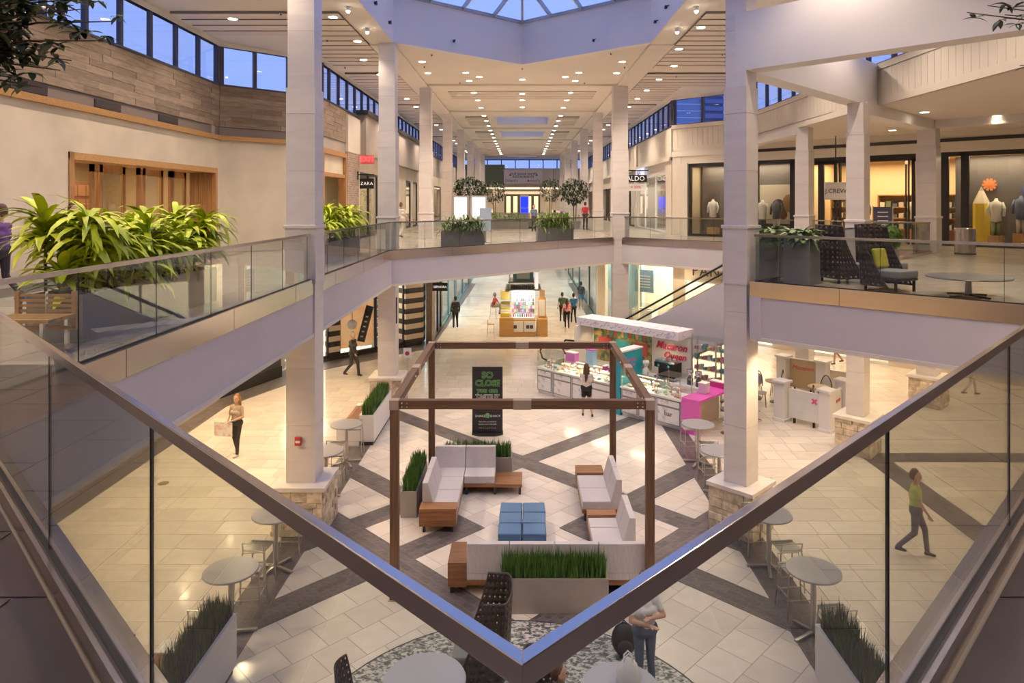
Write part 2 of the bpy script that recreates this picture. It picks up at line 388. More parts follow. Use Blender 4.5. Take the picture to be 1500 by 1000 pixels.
for zone in ([(-6.4,-4),(0,-4),(0,.95),(-4.65,5.6),(-6.4,7.3)], [(0,-4),(10.5,-4),(10.5,11.4),(0,.95)]): lay(zone, 0, .9, .61, ZU+.003, tiles_nd, th=.004)  # darker tiles on the part of the upper floor nearest the camera
place_tiles(tiles_nd, 'near_floor_tile', upper_dark, deck)
px_size = _ps
# dark border of the left gallery floor
MB().box(-10.45, -9.5, -4, 23.2, ZU, ZU+.004).box(-3.05, 3.05, 45.6, 46, ZU, ZU+.15).build('dark_border', M('border_stone', (.12,.105,.10), .35, var=.2), deck)

soffit = struct(holed(outer, [inset, CORR], ZF-.02, ZF+.018).build('ceiling_lower', ceil_paint))

def edge_run(i, name, joints, rail=True, cap=(.045,.05), gap=None):
    """fascia, steel curb, glass and rail along one edge of the opening"""
    p, q = Vector(OPEN[i]), Vector(OPEN[(i+1)%n]); d = (q-p).normalized(); nr = Vector((d.y, -d.x)); L = (q-p).length
    dp, dn = (p-Vector(OPEN[i-1])).normalized(), (Vector(OPEN[(i+2)%n])-q).normalized()
    tp, tn = math.tan(dp.angle_signed(d)/-2), math.tan(d.angle_signed(dn)/-2)      # mitres at both ends
    at = lambda t, off=0: p+d*t+nr*off
    struct(MB().seg(at(-.02,.02), at(L+.02,.02), .22, ZF-.02, 5.09, -1).build('trim_fascia_'+name, fascia_sky_tint))
    MB().seg(at(.02,.0), at(L-.02,.0), .05, ZF-.05, ZF+.03, -1).build('soffit_lip', cream_panel, bpy.data.objects['trim_fascia_'+name])
    if not rail: return
    t0 = T('glass_railing', RAIL_LABEL[name], 'railing', (p.x, p.y, ZU), math.atan2(d.y, d.x))
    lx = lambda t, off=0: (t, -off)
    seglist = [(0, L)] if not gap else [(0, gap[0]), (gap[1], L)]
    MB().prism([(0,0),(L,0),(L+.13*tn,-.13),(-.13*tp,-.13)], -.22, .10).build('curb', curb_steel, t0)
    for k in range(int(L/2.9)+1):
        x = 1.3+k*2.9
        if x < L-.2: MB().box(x-.003, x+.003, -.004, .002, -.22, .102).build('curb_joint', dark_bronze, t0)
    for a, b in seglist:
        MB().seg((a-.07*tp if a == 0 else a,-.075), (b+.07*tn if b == L else b,-.075), .03, .10, .112, -1).build('gasket', black_metal, t0)
        if a == 0: a = -.088*tp
        if b == L: b = L+.088*tn
        js = [a]+[j for j in joints if a+.1 < j < b-.1]+[b]
        for j0, j1 in zip(js, js[1:]):
            mb = MB(); mb.box(j0+.004, j1-.004, -.092, -.084, .085, 1.035); mb.m = [1,0,0,0,0,0]
            mb.build('glass_pane', [g_rail, g_edge], t0)
            if j1 < b-.01: MB().box(j1-.0035, j1+.0035, -.0935, -.0825, .1, 1.035).build('glass_joint', g_edge, t0)
        c0, c1 = -.088+cap[0]/2, -.088-cap[0]/2; e0, e1 = (tp if a < .2 else 0), (tn if b > L-.2 else 0)
        MB().prism([(a+(c0+.088)*e0-.0015,c0),(b-(c0+.088)*e1+.0015,c0),(b-(c1+.088)*e1+.0015,c1),(a+(c1+.088)*e0-.0015,c1)], 1.03, 1.03+cap[1]).build('handrail', steel_pol, t0, bevel=.002)
RAIL_LABEL = {
 'near_right': 'glass railing with brushed steel handrail and steel curb running right from the sharp corner',
 'right': 'glass railing between marble column and corner, in front of grey planters and lounge chairs',
 'notch': 'glass railing behind the grey planters, broken by the escalator landing',
 'far_right': 'distant glass railing in front of the dark framed clothes shop windows',
 'far_left': 'glass railing in front of the two dark boxes of strap leaved plants',
 'left': 'long glass railing in front of lime green plants by the plaster wall',
 'near_left': 'glass railing with brushed steel handrail running left beside the slatted bench end'}
edge_run(0, 'near_right', [1.55+1.85*k for k in range(8)], cap=(.024,.041))
edge_run(1, 'right', [1.9*k+1.6 for k in range(5)])
edge_run(2, 'notch', [1.6*k for k in range(1,8)], gap=(8.0, 10.8))
edge_run(3, 'far_right', [1.6*k for k in range(1,9)])
edge_run(4, 'far_left', [1.6*k for k in range(1,9)])
edge_run(5, 'left', [1.5*k for k in range(1,13)])
edge_run(6, 'near_left', [6.29-1.6-1.47*k for k in range(4)][::-1], cap=(.024,.041))

# ---- main ceiling ------------------------------------------------
WELL = [(0,-1.2),(4.45,2.8),(4.45,23.8),(0,27.65),(-4.45,23.8),(-4.45,2.8)]
SKY = [[(-1.75,44.9),(1.75,44.9),(1.75,49),(-1.75,49)], [(-1.75,54.2),(1.75,54.2),(1.75,58.4),(-1.75,58.4)], [(-1.75,80),(1.75,80),(1.75,84.2),(-1.75,84.2)]]
ceil = struct(holed([(-10.8,-9.5),(10.8,-9.5),(10.8,34.4),(8.2,37),(8.2,90),(-8.0,90),(-8.0,26.5),(-10.8,23.7)], [[(0,-1.35),(4.6,2.72),(4.6,23.88),(0,27.82),(-4.6,23.88),(-4.6,2.72)]]+[[(a*1.03,b+(-.05 if j<2 else .05)) for j,(a,b) in enumerate(k)] for k in SKY], ZC, ZC+.35).build('ceiling', ceil_paint))
pk = []
def planks(x0, x1, y0, y1, w=.69, shape=None):
    y = y0
    while y+w <= y1+.01:
        p = [(x0,y+.055),(x1,y+.055),(x1,y+w-.055),(x0,y+w-.055)]
        if shape: p = clip_convex(p, shape)
        if len(p) > 2: pk.append(p)
        y += w
lft = [(-10.5,-9),(-5.3,-9),(-5.3,90),(-7.7,90),(-7.7,26.6),(-10.5,23.8)]
for y0 in [-9+9.5*i for i in range(10)]:
    for s in (-1, 1):
        xw = 10.25 if y0+9 < (23.5 if s < 0 else 33) else 7.6
        yj = 23.3 if s < 0 else 33.3
        if xw < 10 and y0+1 < yj: planks(min(s*5.35, s*10.25), max(s*5.35, s*10.25), y0+.5, yj); planks(min(s*5.35, s*7.6), max(s*5.35, s*7.6), y0+.5+.69*int((yj-y0-.49)/.69), y0+9.2)
        else: planks(min(s*5.35, s*xw), max(s*5.35, s*xw), y0+.5, y0+9.2)
for yb in (33.9, 43.4, 52.9, 62.4, 71.9):
    planks(-3.7, 3.7, yb+.4, yb+3.6) if yb < 40 else None
    if yb > 40: planks(-3.7, -2.3, yb+1.2, yb+7); planks(2.3, 3.7, yb+1.2, yb+7)
bx0 = MB()
for p in pk: bx0.box(min(a[0] for a in p)+.01, max(a[0] for a in p)-.01, min(a[1] for a in p)-.03, max(a[1] for a in p)+.03, ZC-.03, ZC-.02)
bx0.build('plank_reveal', M('reveal_dark', (.26,.22,.19), .8), ceil)
rest = MB()
for i, p in enumerate(sorted(pk, key=lambda p: p[0][1])):
    if p[0][1] < 62:
        c = (sum(a[0] for a in p)/len(p), sum(a[1] for a in p)/len(p)); m_ = MB().prism([(a[0]-c[0], a[1]-c[1]) for a in p], -.07, 0); m_.m = [0]+[1]*len(p)+[0]; m_.build('ceiling_plank', [ceil_plank, MATS['reveal_dark']], ceil, (c[0], c[1], ZC))
    else: rest.prism(p, ZC-.07, ZC)
tag(rest.build('ceiling_plank_field', ceil_plank, ceil), kind='stuff')
# flat ribs over the column rows and along the well
mb = MB()
for s in (-1, 1): mb.box(min(s*4.45,s*5.3), max(s*4.45,s*5.3), 24, 86, ZC-.10, ZC-.001).box(min(s*4.46,s*5.25), max(s*4.46,s*5.25), 2.8, 24, ZC-.05, ZC-.001)
for y in (33.2, 42.7, 52.2, 61.7, 71.2, 80.7): mb.box(-4.4, 4.4, y-.8, y+.8, ZC-.09, ZC-.001)
mb.build('ceiling_rib', ceil_paint, ceil)
# skylight well and hipped glazing
wl = MB()
for i in range(6): wl.seg(WELL[i], WELL[(i+1)%6], .3, ZC-.03, 14.25, -1)
well = struct(wl.build('trim_skylight_well', M('well_paint', (.80,.77,.80), .6)))
for i in range(6):
    p, q = Vector(WELL[i]), Vector(WELL[(i+1)%6]); d = (q-p).normalized(); nn = Vector((-d.y, d.x)); L = (q-p).length; k = max(3, round(L/1.45))
    def up(t, e): v = p+d*t+nn*e; return (v.x, v.y, 14.25+e*.62)
    reach = lambda t: max(.12, min(4.4, {0: min(t, 99), 1: 4.4, 2: L-t+0, 3: t, 4: 4.4, 5: L-t}[i]*1.08 if i not in (1,4) else min(4.4, 1.15*min(t, L-t)+3.2)))
    for j in range(k+1):
        t = L*j/k; e = reach(t)
        if e > .3: MB().bar(up(t,0), up(t,e), .07, .16).build('rafter', M('rafter_grey', (.42,.42,.46), .4, metal=.5), well)
        if j < k:
            t1 = L*(j+1)/k; MB().add([up(t+.03,0), up(t1-.03,0), up(t1-.03,reach(t1)), up(t+.03,reach(t))], [(0,1,2,3)]).build('glass_pane', g_win, well)
    MB().bar(up(0,0), up(L,0), .10, .12).build('sill_rail', M('rafter_grey', (1,1,1)), well)
for (a, b) in (((0,27.65,14.25),(0,23.2,17.0)), ((0,-1.2,14.25),(0,3.2,17.0)), ((0,3.2,17.0),(0,23.2,17.0)), ((-4.45,23.8,14.25),(0,23.2,17)), ((4.45,23.8,14.25),(0,23.2,17))):
    MB().bar(a, b, .09, .18).build('hip_beam', MATS['rafter_grey'], well)
for k, sk in enumerate(SKY):
    m2 = MB()
    for i in range(4): m2.seg(sk[i], sk[(i+1)%4], .12, ZC-.02, ZC+.9, -1)
    o = struct(m2.build('trim_skylight_box', ceil_paint))
    MB().box(sk[0][0], sk[1][0], sk[0][1], sk[2][1], ZC+.88, ZC+.9).build('glass_pane', g_win, o)

# ---- clerestory walls --------------------------------------------
def clerestory(name, pts, z0, z1, mat, step=1.43):
    """window band between plan points; window_n structures with mullions and panes"""
    for i, (p, q) in enumerate(zip(pts, pts[1:])):
        L = dist(p, q); a = ang(p, q); k = max(2, round(L/step))
        w = struct(link('window_%s_%d' % (name, i+1), None, None, (p[0], p[1], 0), a))
        for j in range(k+1):
            x = L*j/k; ww = .06 if 0 < j < k else .16
            MB().box(x-ww, x+ww, 0, .12, z0, z1).build('mullion', mullion, w)
            if j < k: MB().box(x, L*(j+1)/k, .055, .065, z0, z1).build('glass_pane', g_win, w)
        MB().box(0, L, -.02, .14, z0-.06, z0).box(0, L, -.02, .14, z1, z1+.12).build('window_frame', mullion, w)
LW = [(-10.5,-9.5),(-10.5,23.9),(-7.8,26.6),(-7.8,88)]
RW = [(8.0,88),(8.0,36.6),(10.5,34.1),(10.5,-9.5)]
clerestory('left', LW, 11.15, 12.45, mullion); clerestory('right', RW, 11.15, 12.45, mullion)
# ---- left upper wall ---------------------------------------------
wl_ = struct(link('wall_left', None, None, (-10.5, 0, 0), PI/2))       # local x runs along Y, local y goes into the shop
MB().box(-9.5,15.95,0,.25,ZU,9.2).box(15.95,23.7,0,.25,8.22,9.2).box(23.7,24.0,0,.25,ZU,9.2).build('plaster_face', plaster, wl_)
MB().box(-9.5,24.0,.06,.3,9.34,9.66).build('recess_band', M('recess_grey', (.26,.22,.21), .7), wl_)
for x in (8.2, 11.4, 14.2, 17.0, 20.0): MB().box(x,x+1.1,.03,.1,9.40,9.60).build('air_grille', dark_bronze, wl_)
for x in (6.5, 12.9, 23.3): MB().box(x,x+.25,.0,.1,9.34,9.66).build('bracket', M('bracket_grey', (.45,.40,.37), .6), wl_)
MB().box(-9.5,23.95,-.10,.2,9.20,9.36).build('ledge_board', wood_orange, wl_, bevel=.01)
MB().box(-9.5,24.0,.06,.25,9.66,11.12).build('cladding_backing', dark_bronze, wl_)
MB().box(-9.5,24.1,-.03,.16,12.45,12.62).build('head_beam', white_paint, wl_)
def boards(parent, x0, x1, z0, z1, mat, h=.181, yo=.02):
    z = z0; r = 0
    while z < z1-.05:
        x = x0-random.random()
        while x < x1:
            w = random.uniform(.9, 1.9); a, b = max(x, x0), min(x+w, x1); d = random.uniform(0,.018)
            if b-a > .1: MB().box(a+.002,b-.002,yo-d,yo+.05,z+.002,z+h-.003).build('board', wood_clad, parent)
            x += w
        z += h
boards(wl_, 6.0, 23.98, 9.67, 11.1, wood_clad)
MB().box(-9.5,6.0,.02,.06,9.67,11.1).build('board_panel', wood_clad, wl_)
# oak lined doorway with folded glass doors
dw = struct(link('door_1', None, None, (-10.5, 0, 0), PI/2))
MB().box(15.95,16.13,-.03,.85,ZU,8.22).build('jamb_lining', wood_jamb, dw)
MB().box(15.95,23.7,-.03,.9,8.05,8.22).build('head_lining', wood_orange, dw)
for k in range(6): MB().box(23.55,23.7,-.03+k*.15,.11+k*.15,ZU,8.05).build('jamb_board', wood_jamb, dw)
for k, (x0, x1, y) in enumerate(((16.3,17.5,.9),(18.0,18.5,.75),(18.55,19.9,.95),(20.1,20.5,.7),(20.6,22.0,.95),(22.05,22.3,.75),(22.4,23.5,.95))):
    m = MB(); w = .14
    m.box(x0,x0+w,y,y+.06,ZU,8.05).box(x1-w,x1,y,y+.06,ZU,8.05).box(x0,x1,y,y+.06,7.85,8.05).box(x0,x1,y,y+.06,ZU,ZU+.25)
    lf = m.build('door_leaf', wood_jamb, dw)
    if x1-x0 > .7: MB().box(x0+w,x1-w,y+.02,y+.035,ZU+.25,7.85).build('glass_pane', g_shop, lf)
sh = struct(link('wall_shop_left', None, None, (-10.5, 0, 0), PI/2))
MB().box(15,24.6,4.6,4.8,ZU,8.6).box(14.9,15.0,.3,4.8,ZU,8.6).box(24.6,24.7,.3,4.8,ZU,8.6).box(15,24.6,.3,4.8,8.4,8.6).build('shop_lining', shop_cream, sh)
arealamp(sh, (19.8, 2.5, 8.3), 6, 2.5, 150*K_SHOP, (1,.74,.44))
cs = T('display_cabinet', 'tall wooden cabinet of open cubbies inside the oak framed shop', 'cabinet', (-14.2, 22.0, ZU), PI/2)
MB().box(-.9,.9,0,.4,0,2.4).build('body', M('cabinet_brown', (.22,.10,.05), .5), cs)
for i in range(4):
    for j in range(5): MB().box(-.82+i*.42,-.46+i*.42,-.02,.05,.15+j*.45,.5+j*.45).build('drawer_front', C_(.34,.18,.09), cs)
lt = T('shop_counter', 'low cream counter inside the oak framed shop doorway', 'counter', (-12.9, 17.4, ZU), PI/2)
MB().box(-1,1,0,.7,0,1.0).build('counter_body', shop_white, lt); MB().box(-1.05,1.05,-.05,.75,1.0,1.06).build('counter_top', wood_jamb, lt)

# ---- left jog and shop fronts further along ------------------------
wj = struct(link('wall_left_angled', None, None, (-10.5, 23.9, 0), PI/4)); LJ = 3.82
MB().box(0,LJ,0,.25,ZU,9.2).build('plaster_face', plaster, wj)
MB().box(0,LJ,.06,.3,9.34,9.66).build('recess_band', MATS['recess_grey'], wj)
MB().box(-.05,LJ+.05,-.10,.2,9.20,9.36).build('ledge_board', wood('oak_trim_x', (.62,.36,.14), (.46,.25,.09), 'X'), wj)
MB().box(0,LJ,.06,.25,9.66,11.12).build('cladding_backing', dark_bronze, wj); boards(wj, 0.02, LJ-.02, 9.67, 11.1, wood_clad)
MB().box(-.05,LJ,-.03,.16,12.45,12.62).build('head_beam', white_paint, wj)
wc = struct(link('wall_left_far', None, None, (-7.8, 0, 0), PI/2))
boards(wc, 26.6, 30.6, 9.67, 11.1, wood_clad)
MB().box(26.6,88,.06,.3,9.2,11.12).build('upper_backing', M('parapet_grey', (.42,.37,.34), .8, var=.12, scale=.6), wc)
MB().box(30.6,32.9,-.08,.2,9.3,10.95).build('cream_block', cream_panel, wc)
MB().box(32.9,51,-.35,.06,9.3,11.2).build('stucco_block', MATS['parapet_grey'], wc); MB().box(32.7,51,-.5,.1,11.2,11.42).build('dark_coping', dark_bronze, wc)
MB().box(26.6,88,-.03,.16,12.45,12.62).build('head_beam', white_paint, wc)
bt = M('brick_face', (.30,.22,.18), .85, var=.2, scale=6); nt = bt.node_tree; bk = nt.nodes.new('ShaderNodeTexBrick'); tcn = nt.nodes.new('ShaderNodeTexCoord'); mpn = nt.nodes.new('ShaderNodeMapping'); mpn.inputs['Rotation'].default_value = (PI/2,0,0)
bk.inputs['Color1'].default_value = (.28,.19,.15,1); bk.inputs['Color2'].default_value = (.40,.32,.27,1); bk.inputs['Mortar'].default_value = (.45,.40,.35,1)
bk.inputs['Scale'].default_value = 1; bk.inputs['Brick Width'].default_value = .3; bk.inputs['Row Height'].default_value = .1; bk.inputs['Mortar Size'].default_value = .012
nt.links.new(tcn.outputs['Object'], mpn.inputs[0]); nt.links.new(mpn.outputs[0], bk.inputs[0]); nt.links.new(bk.outputs[0], nt.nodes['Principled BSDF'].inputs['Base Color'])
MB().box(30.6,32.7,-.06,.25,ZU,9.3).build('brick_pier', bt, wc)
MB().box(26.6,26.9,0,.25,ZU,9.2).box(32.7,33.1,0,.25,ZU,9.3).box(33.1,88,0,.25,8.5,9.3).box(37.2,46.2,0,.25,ZU,8.5).box(48.2,49.2,0,.25,ZU,8.5).box(51.2,54,0,.25,ZU,8.5).box(58,61,0,.25,ZU,8.5).box(66,69,0,.25,ZU,8.5).box(74,88,0,.25,ZU,8.5).build('plaster_face', plaster, wc)
MB().box(26.9,27.1,-.04,.3,ZU,9.2).box(30.35,30.6,-.04,.3,ZU,9.2).box(27.1,30.35,-.04,.3,9.0,9.2).box(27.1,30.35,0,.2,8.1,8.25).build('oak_portal', wood_jamb, wc)
MB().box(27.1,30.35,.1,.2,8.25,9.0).build('portal_panel', plaster, wc)
MB().box(27.5,28.6,1.6,1.8,ZU,8.1).box(29,30.3,.9,1.1,ZU,8.1).build('oak_screen', wood_jamb, wc)
# interiors along the left corridor
MB().box(26.6,32,4,4.2,ZU,9).box(26.6,32,.3,4.2,9,9.1).box(33,54,3.2,3.4,ZU,9).box(33,88,.3,3.4,8.6,8.7).box(54,88,3.2,3.4,ZU,9).build('shop_lining', shop_cream, wc)
arealamp(wc, (28.8,2.6,8.6), 2.6, 1.6, 120*K_SHOP, (1,.66,.34)); arealamp(wc, (35,1.7,8.5), 3, 1.6, 90*K_SHOP, (1,.85,.65)); arealamp(wc, (49,1.7,8.5), 5, 1.6, 90*K_SHOP); arealamp(wc, (64,1.7,8.5), 14, 1.6, 260*K_SHOP)
def shopfront(name, label, loc, rz, bays, z0, z1, frame=black_metal, fw=.09, depth=.1, parent=None, cat='shop front', transom=None):
    """dark framed glazing: bays are (x0, x1) openings in local x"""
    t = T(name, label, cat, loc, rz)
    for a, b in bays:
        f = MB(); f.box(a,a+fw,0,depth,z0,z1).box(b-fw,b,0,depth,z0,z1).box(a,b,0,depth,z1-fw*1.3,z1).box(a,b,0,depth,z0,z0+.12)
        if transom: f.box(a,b,0,depth,transom,transom+fw)
        fr = f.build('frame', frame, t); MB().box(a+fw,b-fw,depth/2-.006,depth/2+.006,z0+.12,z1-fw).build('glass_pane', g_shop, t)
    return t
shopfront('storefront', 'dark glazed shop front beside the brick pier with hanging black sign', (-7.8,0,0), PI/2, [(33.1,35.1),(35.1,37.2)], ZU, 8.5)
shopfront('storefront', 'narrow glazed doors in plain cream wall past the stucco parapet', (-7.8,0,0), PI/2, [(46.2,48.2),(49.2,51.2)], ZU, 8.5, dark_bronze)
shopfront('storefront', 'far shop windows along the left side of the long corridor', (-7.8,0,0), PI/2, [(54,56),(56,58),(61,66),(69,74)], ZU, 8.5, dark_bronze)
zs = T('blade_sign', 'black hanging shop sign with white letters ZARA by the brick pier', 'sign', (-7.75, 32.4, 0), 0)
MB().box(0,.8,-.02,.02,8.32,8.36).box(0,.06,-.05,.05,8.1,8.5).build('bracket', black_metal, zs); MB().box(.12,.78,-.05,.05,7.68,8.16).build('board', black_sign, zs)
text('ZARA', .21, 'lettering', ink_lit, zs, (.45,-.056,7.92), space=1.15)
ex = T('exit_sign', 'glowing red EXIT sign on the brick pier', 'sign', (-7.6, 32.6, 9.05)); MB().box(-.05,.6,-.03,.03,-.2,.22).build('housing', M('exit_glass', (.5,.1,.1), .3, emit=.35), ex)
text('EXIT', .34, 'lettering', exit_red, ex, (.28,-.04,.02))

# ---- right upper side ---------------------------------------------
wr = struct(link('wall_right', None, None, (10.5, 34.1, 0), -PI/2))      # local x towards camera
for k in range(150):
    x = k*.29
    if x < 43.4: MB().box(x+.006,x+.284,0,.05,10.08,10.92).build('groove_board', cream_panel, wr)
MB().box(0,43.6,.04,.3,9.9,11.12).box(-.05,43.6,-.03,.05,9.88,10.06).box(-.05,43.6,-.03,.05,10.94,11.12).build('fascia_frame', cream_panel, wr)
MB().box(0,43.6,-.03,.16,12.45,12.62).build('head_beam', white_paint, wr)
wq = struct(link('wall_right_angled', None, None, (8.0, 36.6, 0), -PI/4)); LQ = 3.54
for k in range(12): MB().box(k*.295+.006,k*.295+.29,0,.05,9.75,10.9).build('groove_board', cream_panel, wq)
MB().box(0,LQ,.04,.3,9.4,11.12).box(-.05,LQ,-.06,.05,10.92,11.12).box(-.05,LQ,-.05,.05,9.45,9.72).box(-.1,.5,-.02,.2,ZU,9.5).build('fascia_frame', cream_panel, wq)
MB().box(0,LQ,-.03,.16,12.45,12.62).build('head_beam', white_paint, wq)
we = struct(link('wall_right_far', None, None, (8.0, 88, 0), -PI/2))       # local x = 88 - Y
mb = MB().box(0,51.4,.04,.3,8.7,11.12).box(50,51.4,-.1,.2,ZU,11.0).box(39.5,40.2,-.1,.2,ZU,11).box(33,33.7,-.1,.2,ZU,11).box(0,33,0,.2,8.3,8.8).box(0,51.4,-.2,.1,9.25,9.45)
for k in range(12): mb.box(34+k*.5,34.08+k*.5,-.03,.05,9.5,10.9)
mb.build('panel_face', cream_panel, we); MB().box(0,51.4,-.03,.16,12.45,12.62).build('head_beam', white_paint, we)
MB().box(0,51,3,3.2,ZU,9).box(0,51,.3,3.2,8.6,8.7).build('shop_lining', shop_white, we)
arealamp(we, (46,1.6,8.5), 7, 1.6, 260*K_SHOP, (1,.90,.76)); arealamp(we, (25,1.6,8.5), 16, 1.6, 260*K_SHOP, (1,.84,.66))
shopfront('storefront', 'white glazed shoe shop front under the ALDO blade sign', (8.0,88,0), -PI/2, [(40.2,43),(43,46.5),(46.5,50)], ZU, 8.7, white_plastic)
shopfront('storefront', 'far shop windows along the right side of the long corridor', (8.0,88,0), -PI/2, [(14,18),(18,22),(24,28),(28,33),(33.7,36.5),(36.5,39.5)], ZU, 8.3)
al = T('blade_sign', 'black hanging blade sign reading ALDO with small white plate', 'sign', (7.9, 43.2, 0))
MB().box(-1.6,0,-.02,.02,9.0,9.06).build('bracket', black_metal, al); MB().box(-1.5,-.1,-.04,.04,8.3,8.75).build('board', black_sign, al); MB().box(-1.5,-.1,-.04,.04,7.75,8.2).build('plate', white_plastic, al)
text('ALDO', .42, 'lettering', ink_lit, al, (-.8,-.05,8.52)); text('+ 20%', .26, 'small_lettering', C_(.7,.1,.1), al, (-.8,-.05,7.98))
a2 = T('fascia_sign', 'lit shop fascia sign ALDO facing along the corridor', 'sign', (7.85, 45.5, 0), -PI/2); MB().box(-1.2,1.2,-.15,0,8.75,9.25).build('box', M('sign_lit', (.75,.80,1.0), .4, emit=.6), a2)
text('ALDO', .5, 'lettering', C_(.03,.05,.35), a2, (0,-.16,9.0))
# gallery soffit and clothes shops on the 45 degree front
gal = struct(MB().prism([(10.5,34.1),(10.5,-9.5),(26,-9.5),(26,18.6)], 9.88, 10.1).build('ceiling_gallery', ceil_paint))
P0 = (8.6, 36.0); SQ = math.sqrt(.5)
wf = struct(link('wall_right_shops', None, None, (P0[0], P0[1], 0), -PI/4))
MB().box(-.4,24,0,.3,9.05,10.0).box(-.6,.05,-.05,.3,ZU,9.1).box(15.65,16.5,-.02,.3,ZU,9.1).box(21.5,24,0,.3,ZU,9.1).build('plaster_face', cream_panel, wf)
MB().box(2.0,20,-.03,.02,9.46,9.6).build('slot_grille', dark_bronze, wf)
MB().box(0,24,5,5.2,ZU,9.2).box(0,.15,.3,5,ZU,9.2).box(5.6,5.75,.9,5,ZU,9.2).box(14.6,14.75,1.6,5,ZU,9.2).box(0,24,.3,5.2,9.05,9.2).build('shop_lining', shop_cream, wf)
MB().box(.3,2.3,1.0,1.15,ZU,9.0).box(3.5,5.4,1.0,1.15,ZU,9.0).box(14.9,16.6,1.7,1.85,ZU,9.0).build('display_backing', M('taupe_wall', (.16,.135,.12), .7), wf)
MB().box(11.9,15.6,1.2,1.3,ZU,8.9).build('display_backing', M('slate_wall', (.13,.115,.11), .7), wf)
arealamp(wf, (9,2.8,8.9), 6, 3, 260*K_SHOP, (1,.72,.40)); arealamp(wf, (2.8,.65,8.9), 4.5, .4, 60*K_SHOP, (1,.84,.62)); arealamp(wf, (13.6,.7,8.9), 3.2, .5, 70*K_SHOP, (1,.78,.5))
shopfront('storefront', 'black framed display windows with dark backing and hanging clothes', (P0[0],P0[1],0), -PI/4, [(.1,2.4),(2.4,5.6)], ZU, 9.05, black_metal, .13)
jc = shopfront('storefront', 'black framed clothes shop entrance with open glass doors and amber interior', (P0[0],P0[1],0), -PI/4, [(5.6,6.9),(6.9,7.6),(10.6,11.8)], ZU, 8.9, black_metal, .13)
for x, y, a in ((7.7,0,R(70)), (10.5,0,R(112))):
    f = MB(); f.box(0,.12,-.03,.03,ZU,8.8).box(.95,1.07,-.03,.03,ZU,8.8).box(0,1.07,-.03,.03,8.65,8.8).box(0,1.07,-.03,.03,ZU,ZU+.2)
    d_ = f.build('door_leaf', black_metal, jc, (x,y,0), a); MB().box(.12,.95,-.006,.006,ZU+.2,8.65).build('glass_pane', g_shop, d_)
MB().box(5.6,11.8,0,.12,8.78,9.05).build('header', black_metal, jc)
shopfront('storefront', 'black framed display window with giant yellow pencils and paper flowers', (P0[0],P0[1],0), -PI/4, [(11.8,12.5),(12.5,15.6)], ZU, 9.05, black_metal, .14)
shopfront('storefront', 'black framed shop front beyond the cream pier at the far right', (P0[0],P0[1],0), -PI/4, [(16.5,19),(19,21.5)], ZU, 9.05, black_metal, .14)
lc = lambda x, y: (P0[0]+SQ*(x+y), P0[1]+SQ*(y-x))     # local shop coordinates to plan
def shirt(label, x, y, z, m1, m2=None, s=1.0, group='clothes forms in the shop windows'):
    t = T('display_form', label, 'mannequin', (*lc(x,y), ZU), -PI/4, group)
    m = MB().lathe([(.10,.62),(.19,.66),(.17,.95),(.21,1.2),(.19,1.38),(.07,1.46),(.05,1.55)], 12, (0,0,z)); o = m.build('torso', m1, t, smooth=True)
    for k in (-1,1): MB().tube([(k*.18,0,z+1.38),(k*.27,0,z+1.15),(k*.26,-.06,z+.85)], [.07,.06,.05], 8).build('sleeve', m1, t, smooth=True)
    if m2: MB().tube([(-.08,0,z+.68),(-.09,0,z+.1)], [.10,.07], 8).tube([(.08,0,z+.68),(.09,0,z+.1)], [.10,.07], 8).build('trousers', m2, t, smooth=True)
    MB().box(-.25,.25,-.2,.2,0,max(.02,z+.1)).build('stand', wood_jamb if z > .2 else black_metal, t)
    return t
wh, dk_, gn, nv, st = C_(.75,.72,.66), C_(.08,.08,.09), C_(.20,.24,.12), C_(.10,.13,.22), C_(.55,.50,.42)
shirt('white draped shirt form in the dark display window', 1.2, .55, .35, wh); shirt('pale jacket on form behind the window mullion', 3.9, .5, .3, wh, dk_); shirt('dark coat on form next to the brown print', 4.6, .5, .3, dk_, st)
shirt('olive jacket form by the open glass door', 10.8, 1.6, .35, gn); shirt('dark coat hung inside the amber shop', 7.9, 2.5, .3, dk_); shirt('plaid coat form inside the amber shop entrance', 10.0, 2.6, .35, st)
shirt('striped top form between the yellow pencils', 13.42, .6, .35, wh, gn); shirt('flowered shirt form beside the short pencil', 14.2, .75, .45, nv, st); shirt('white child outfit form at the window edge', 15.28, .6, .15, wh, st)
pr = T('window_print', 'large print of brown shapes on pale ground in shop window', 'poster', (*lc(4.3,.92), ZU), -PI/4)
MB().box(-.75,1.05,0,.04,.7,2.6).build('sheet', M('print_paper', (.78,.68,.52), .6), pr)
for cx, cz, r_, m in ((.2,1.5,.34,C_(.06,.05,.05)), (.75,1.7,.36,C_(.42,.24,.10)), (.45,1.15,.2,C_(.25,.12,.05))): MB().ball((cx,-.005,cz), r_, 14, sq=(1,.03,1.2)).build('blot', m, pr)
bag = T('wall_panel_display', 'bright yellow panel standing in the dark shop window', 'panel', (*lc(2.55,.9), ZU), -PI/4); MB().box(-.1,.9,0,.05,.5,1.7).build('panel_sheet', C_(.62,.58,.05), bag); MB().box(-.14,.94,-.02,.07,.44,.5).build('foot', black_metal, bag)
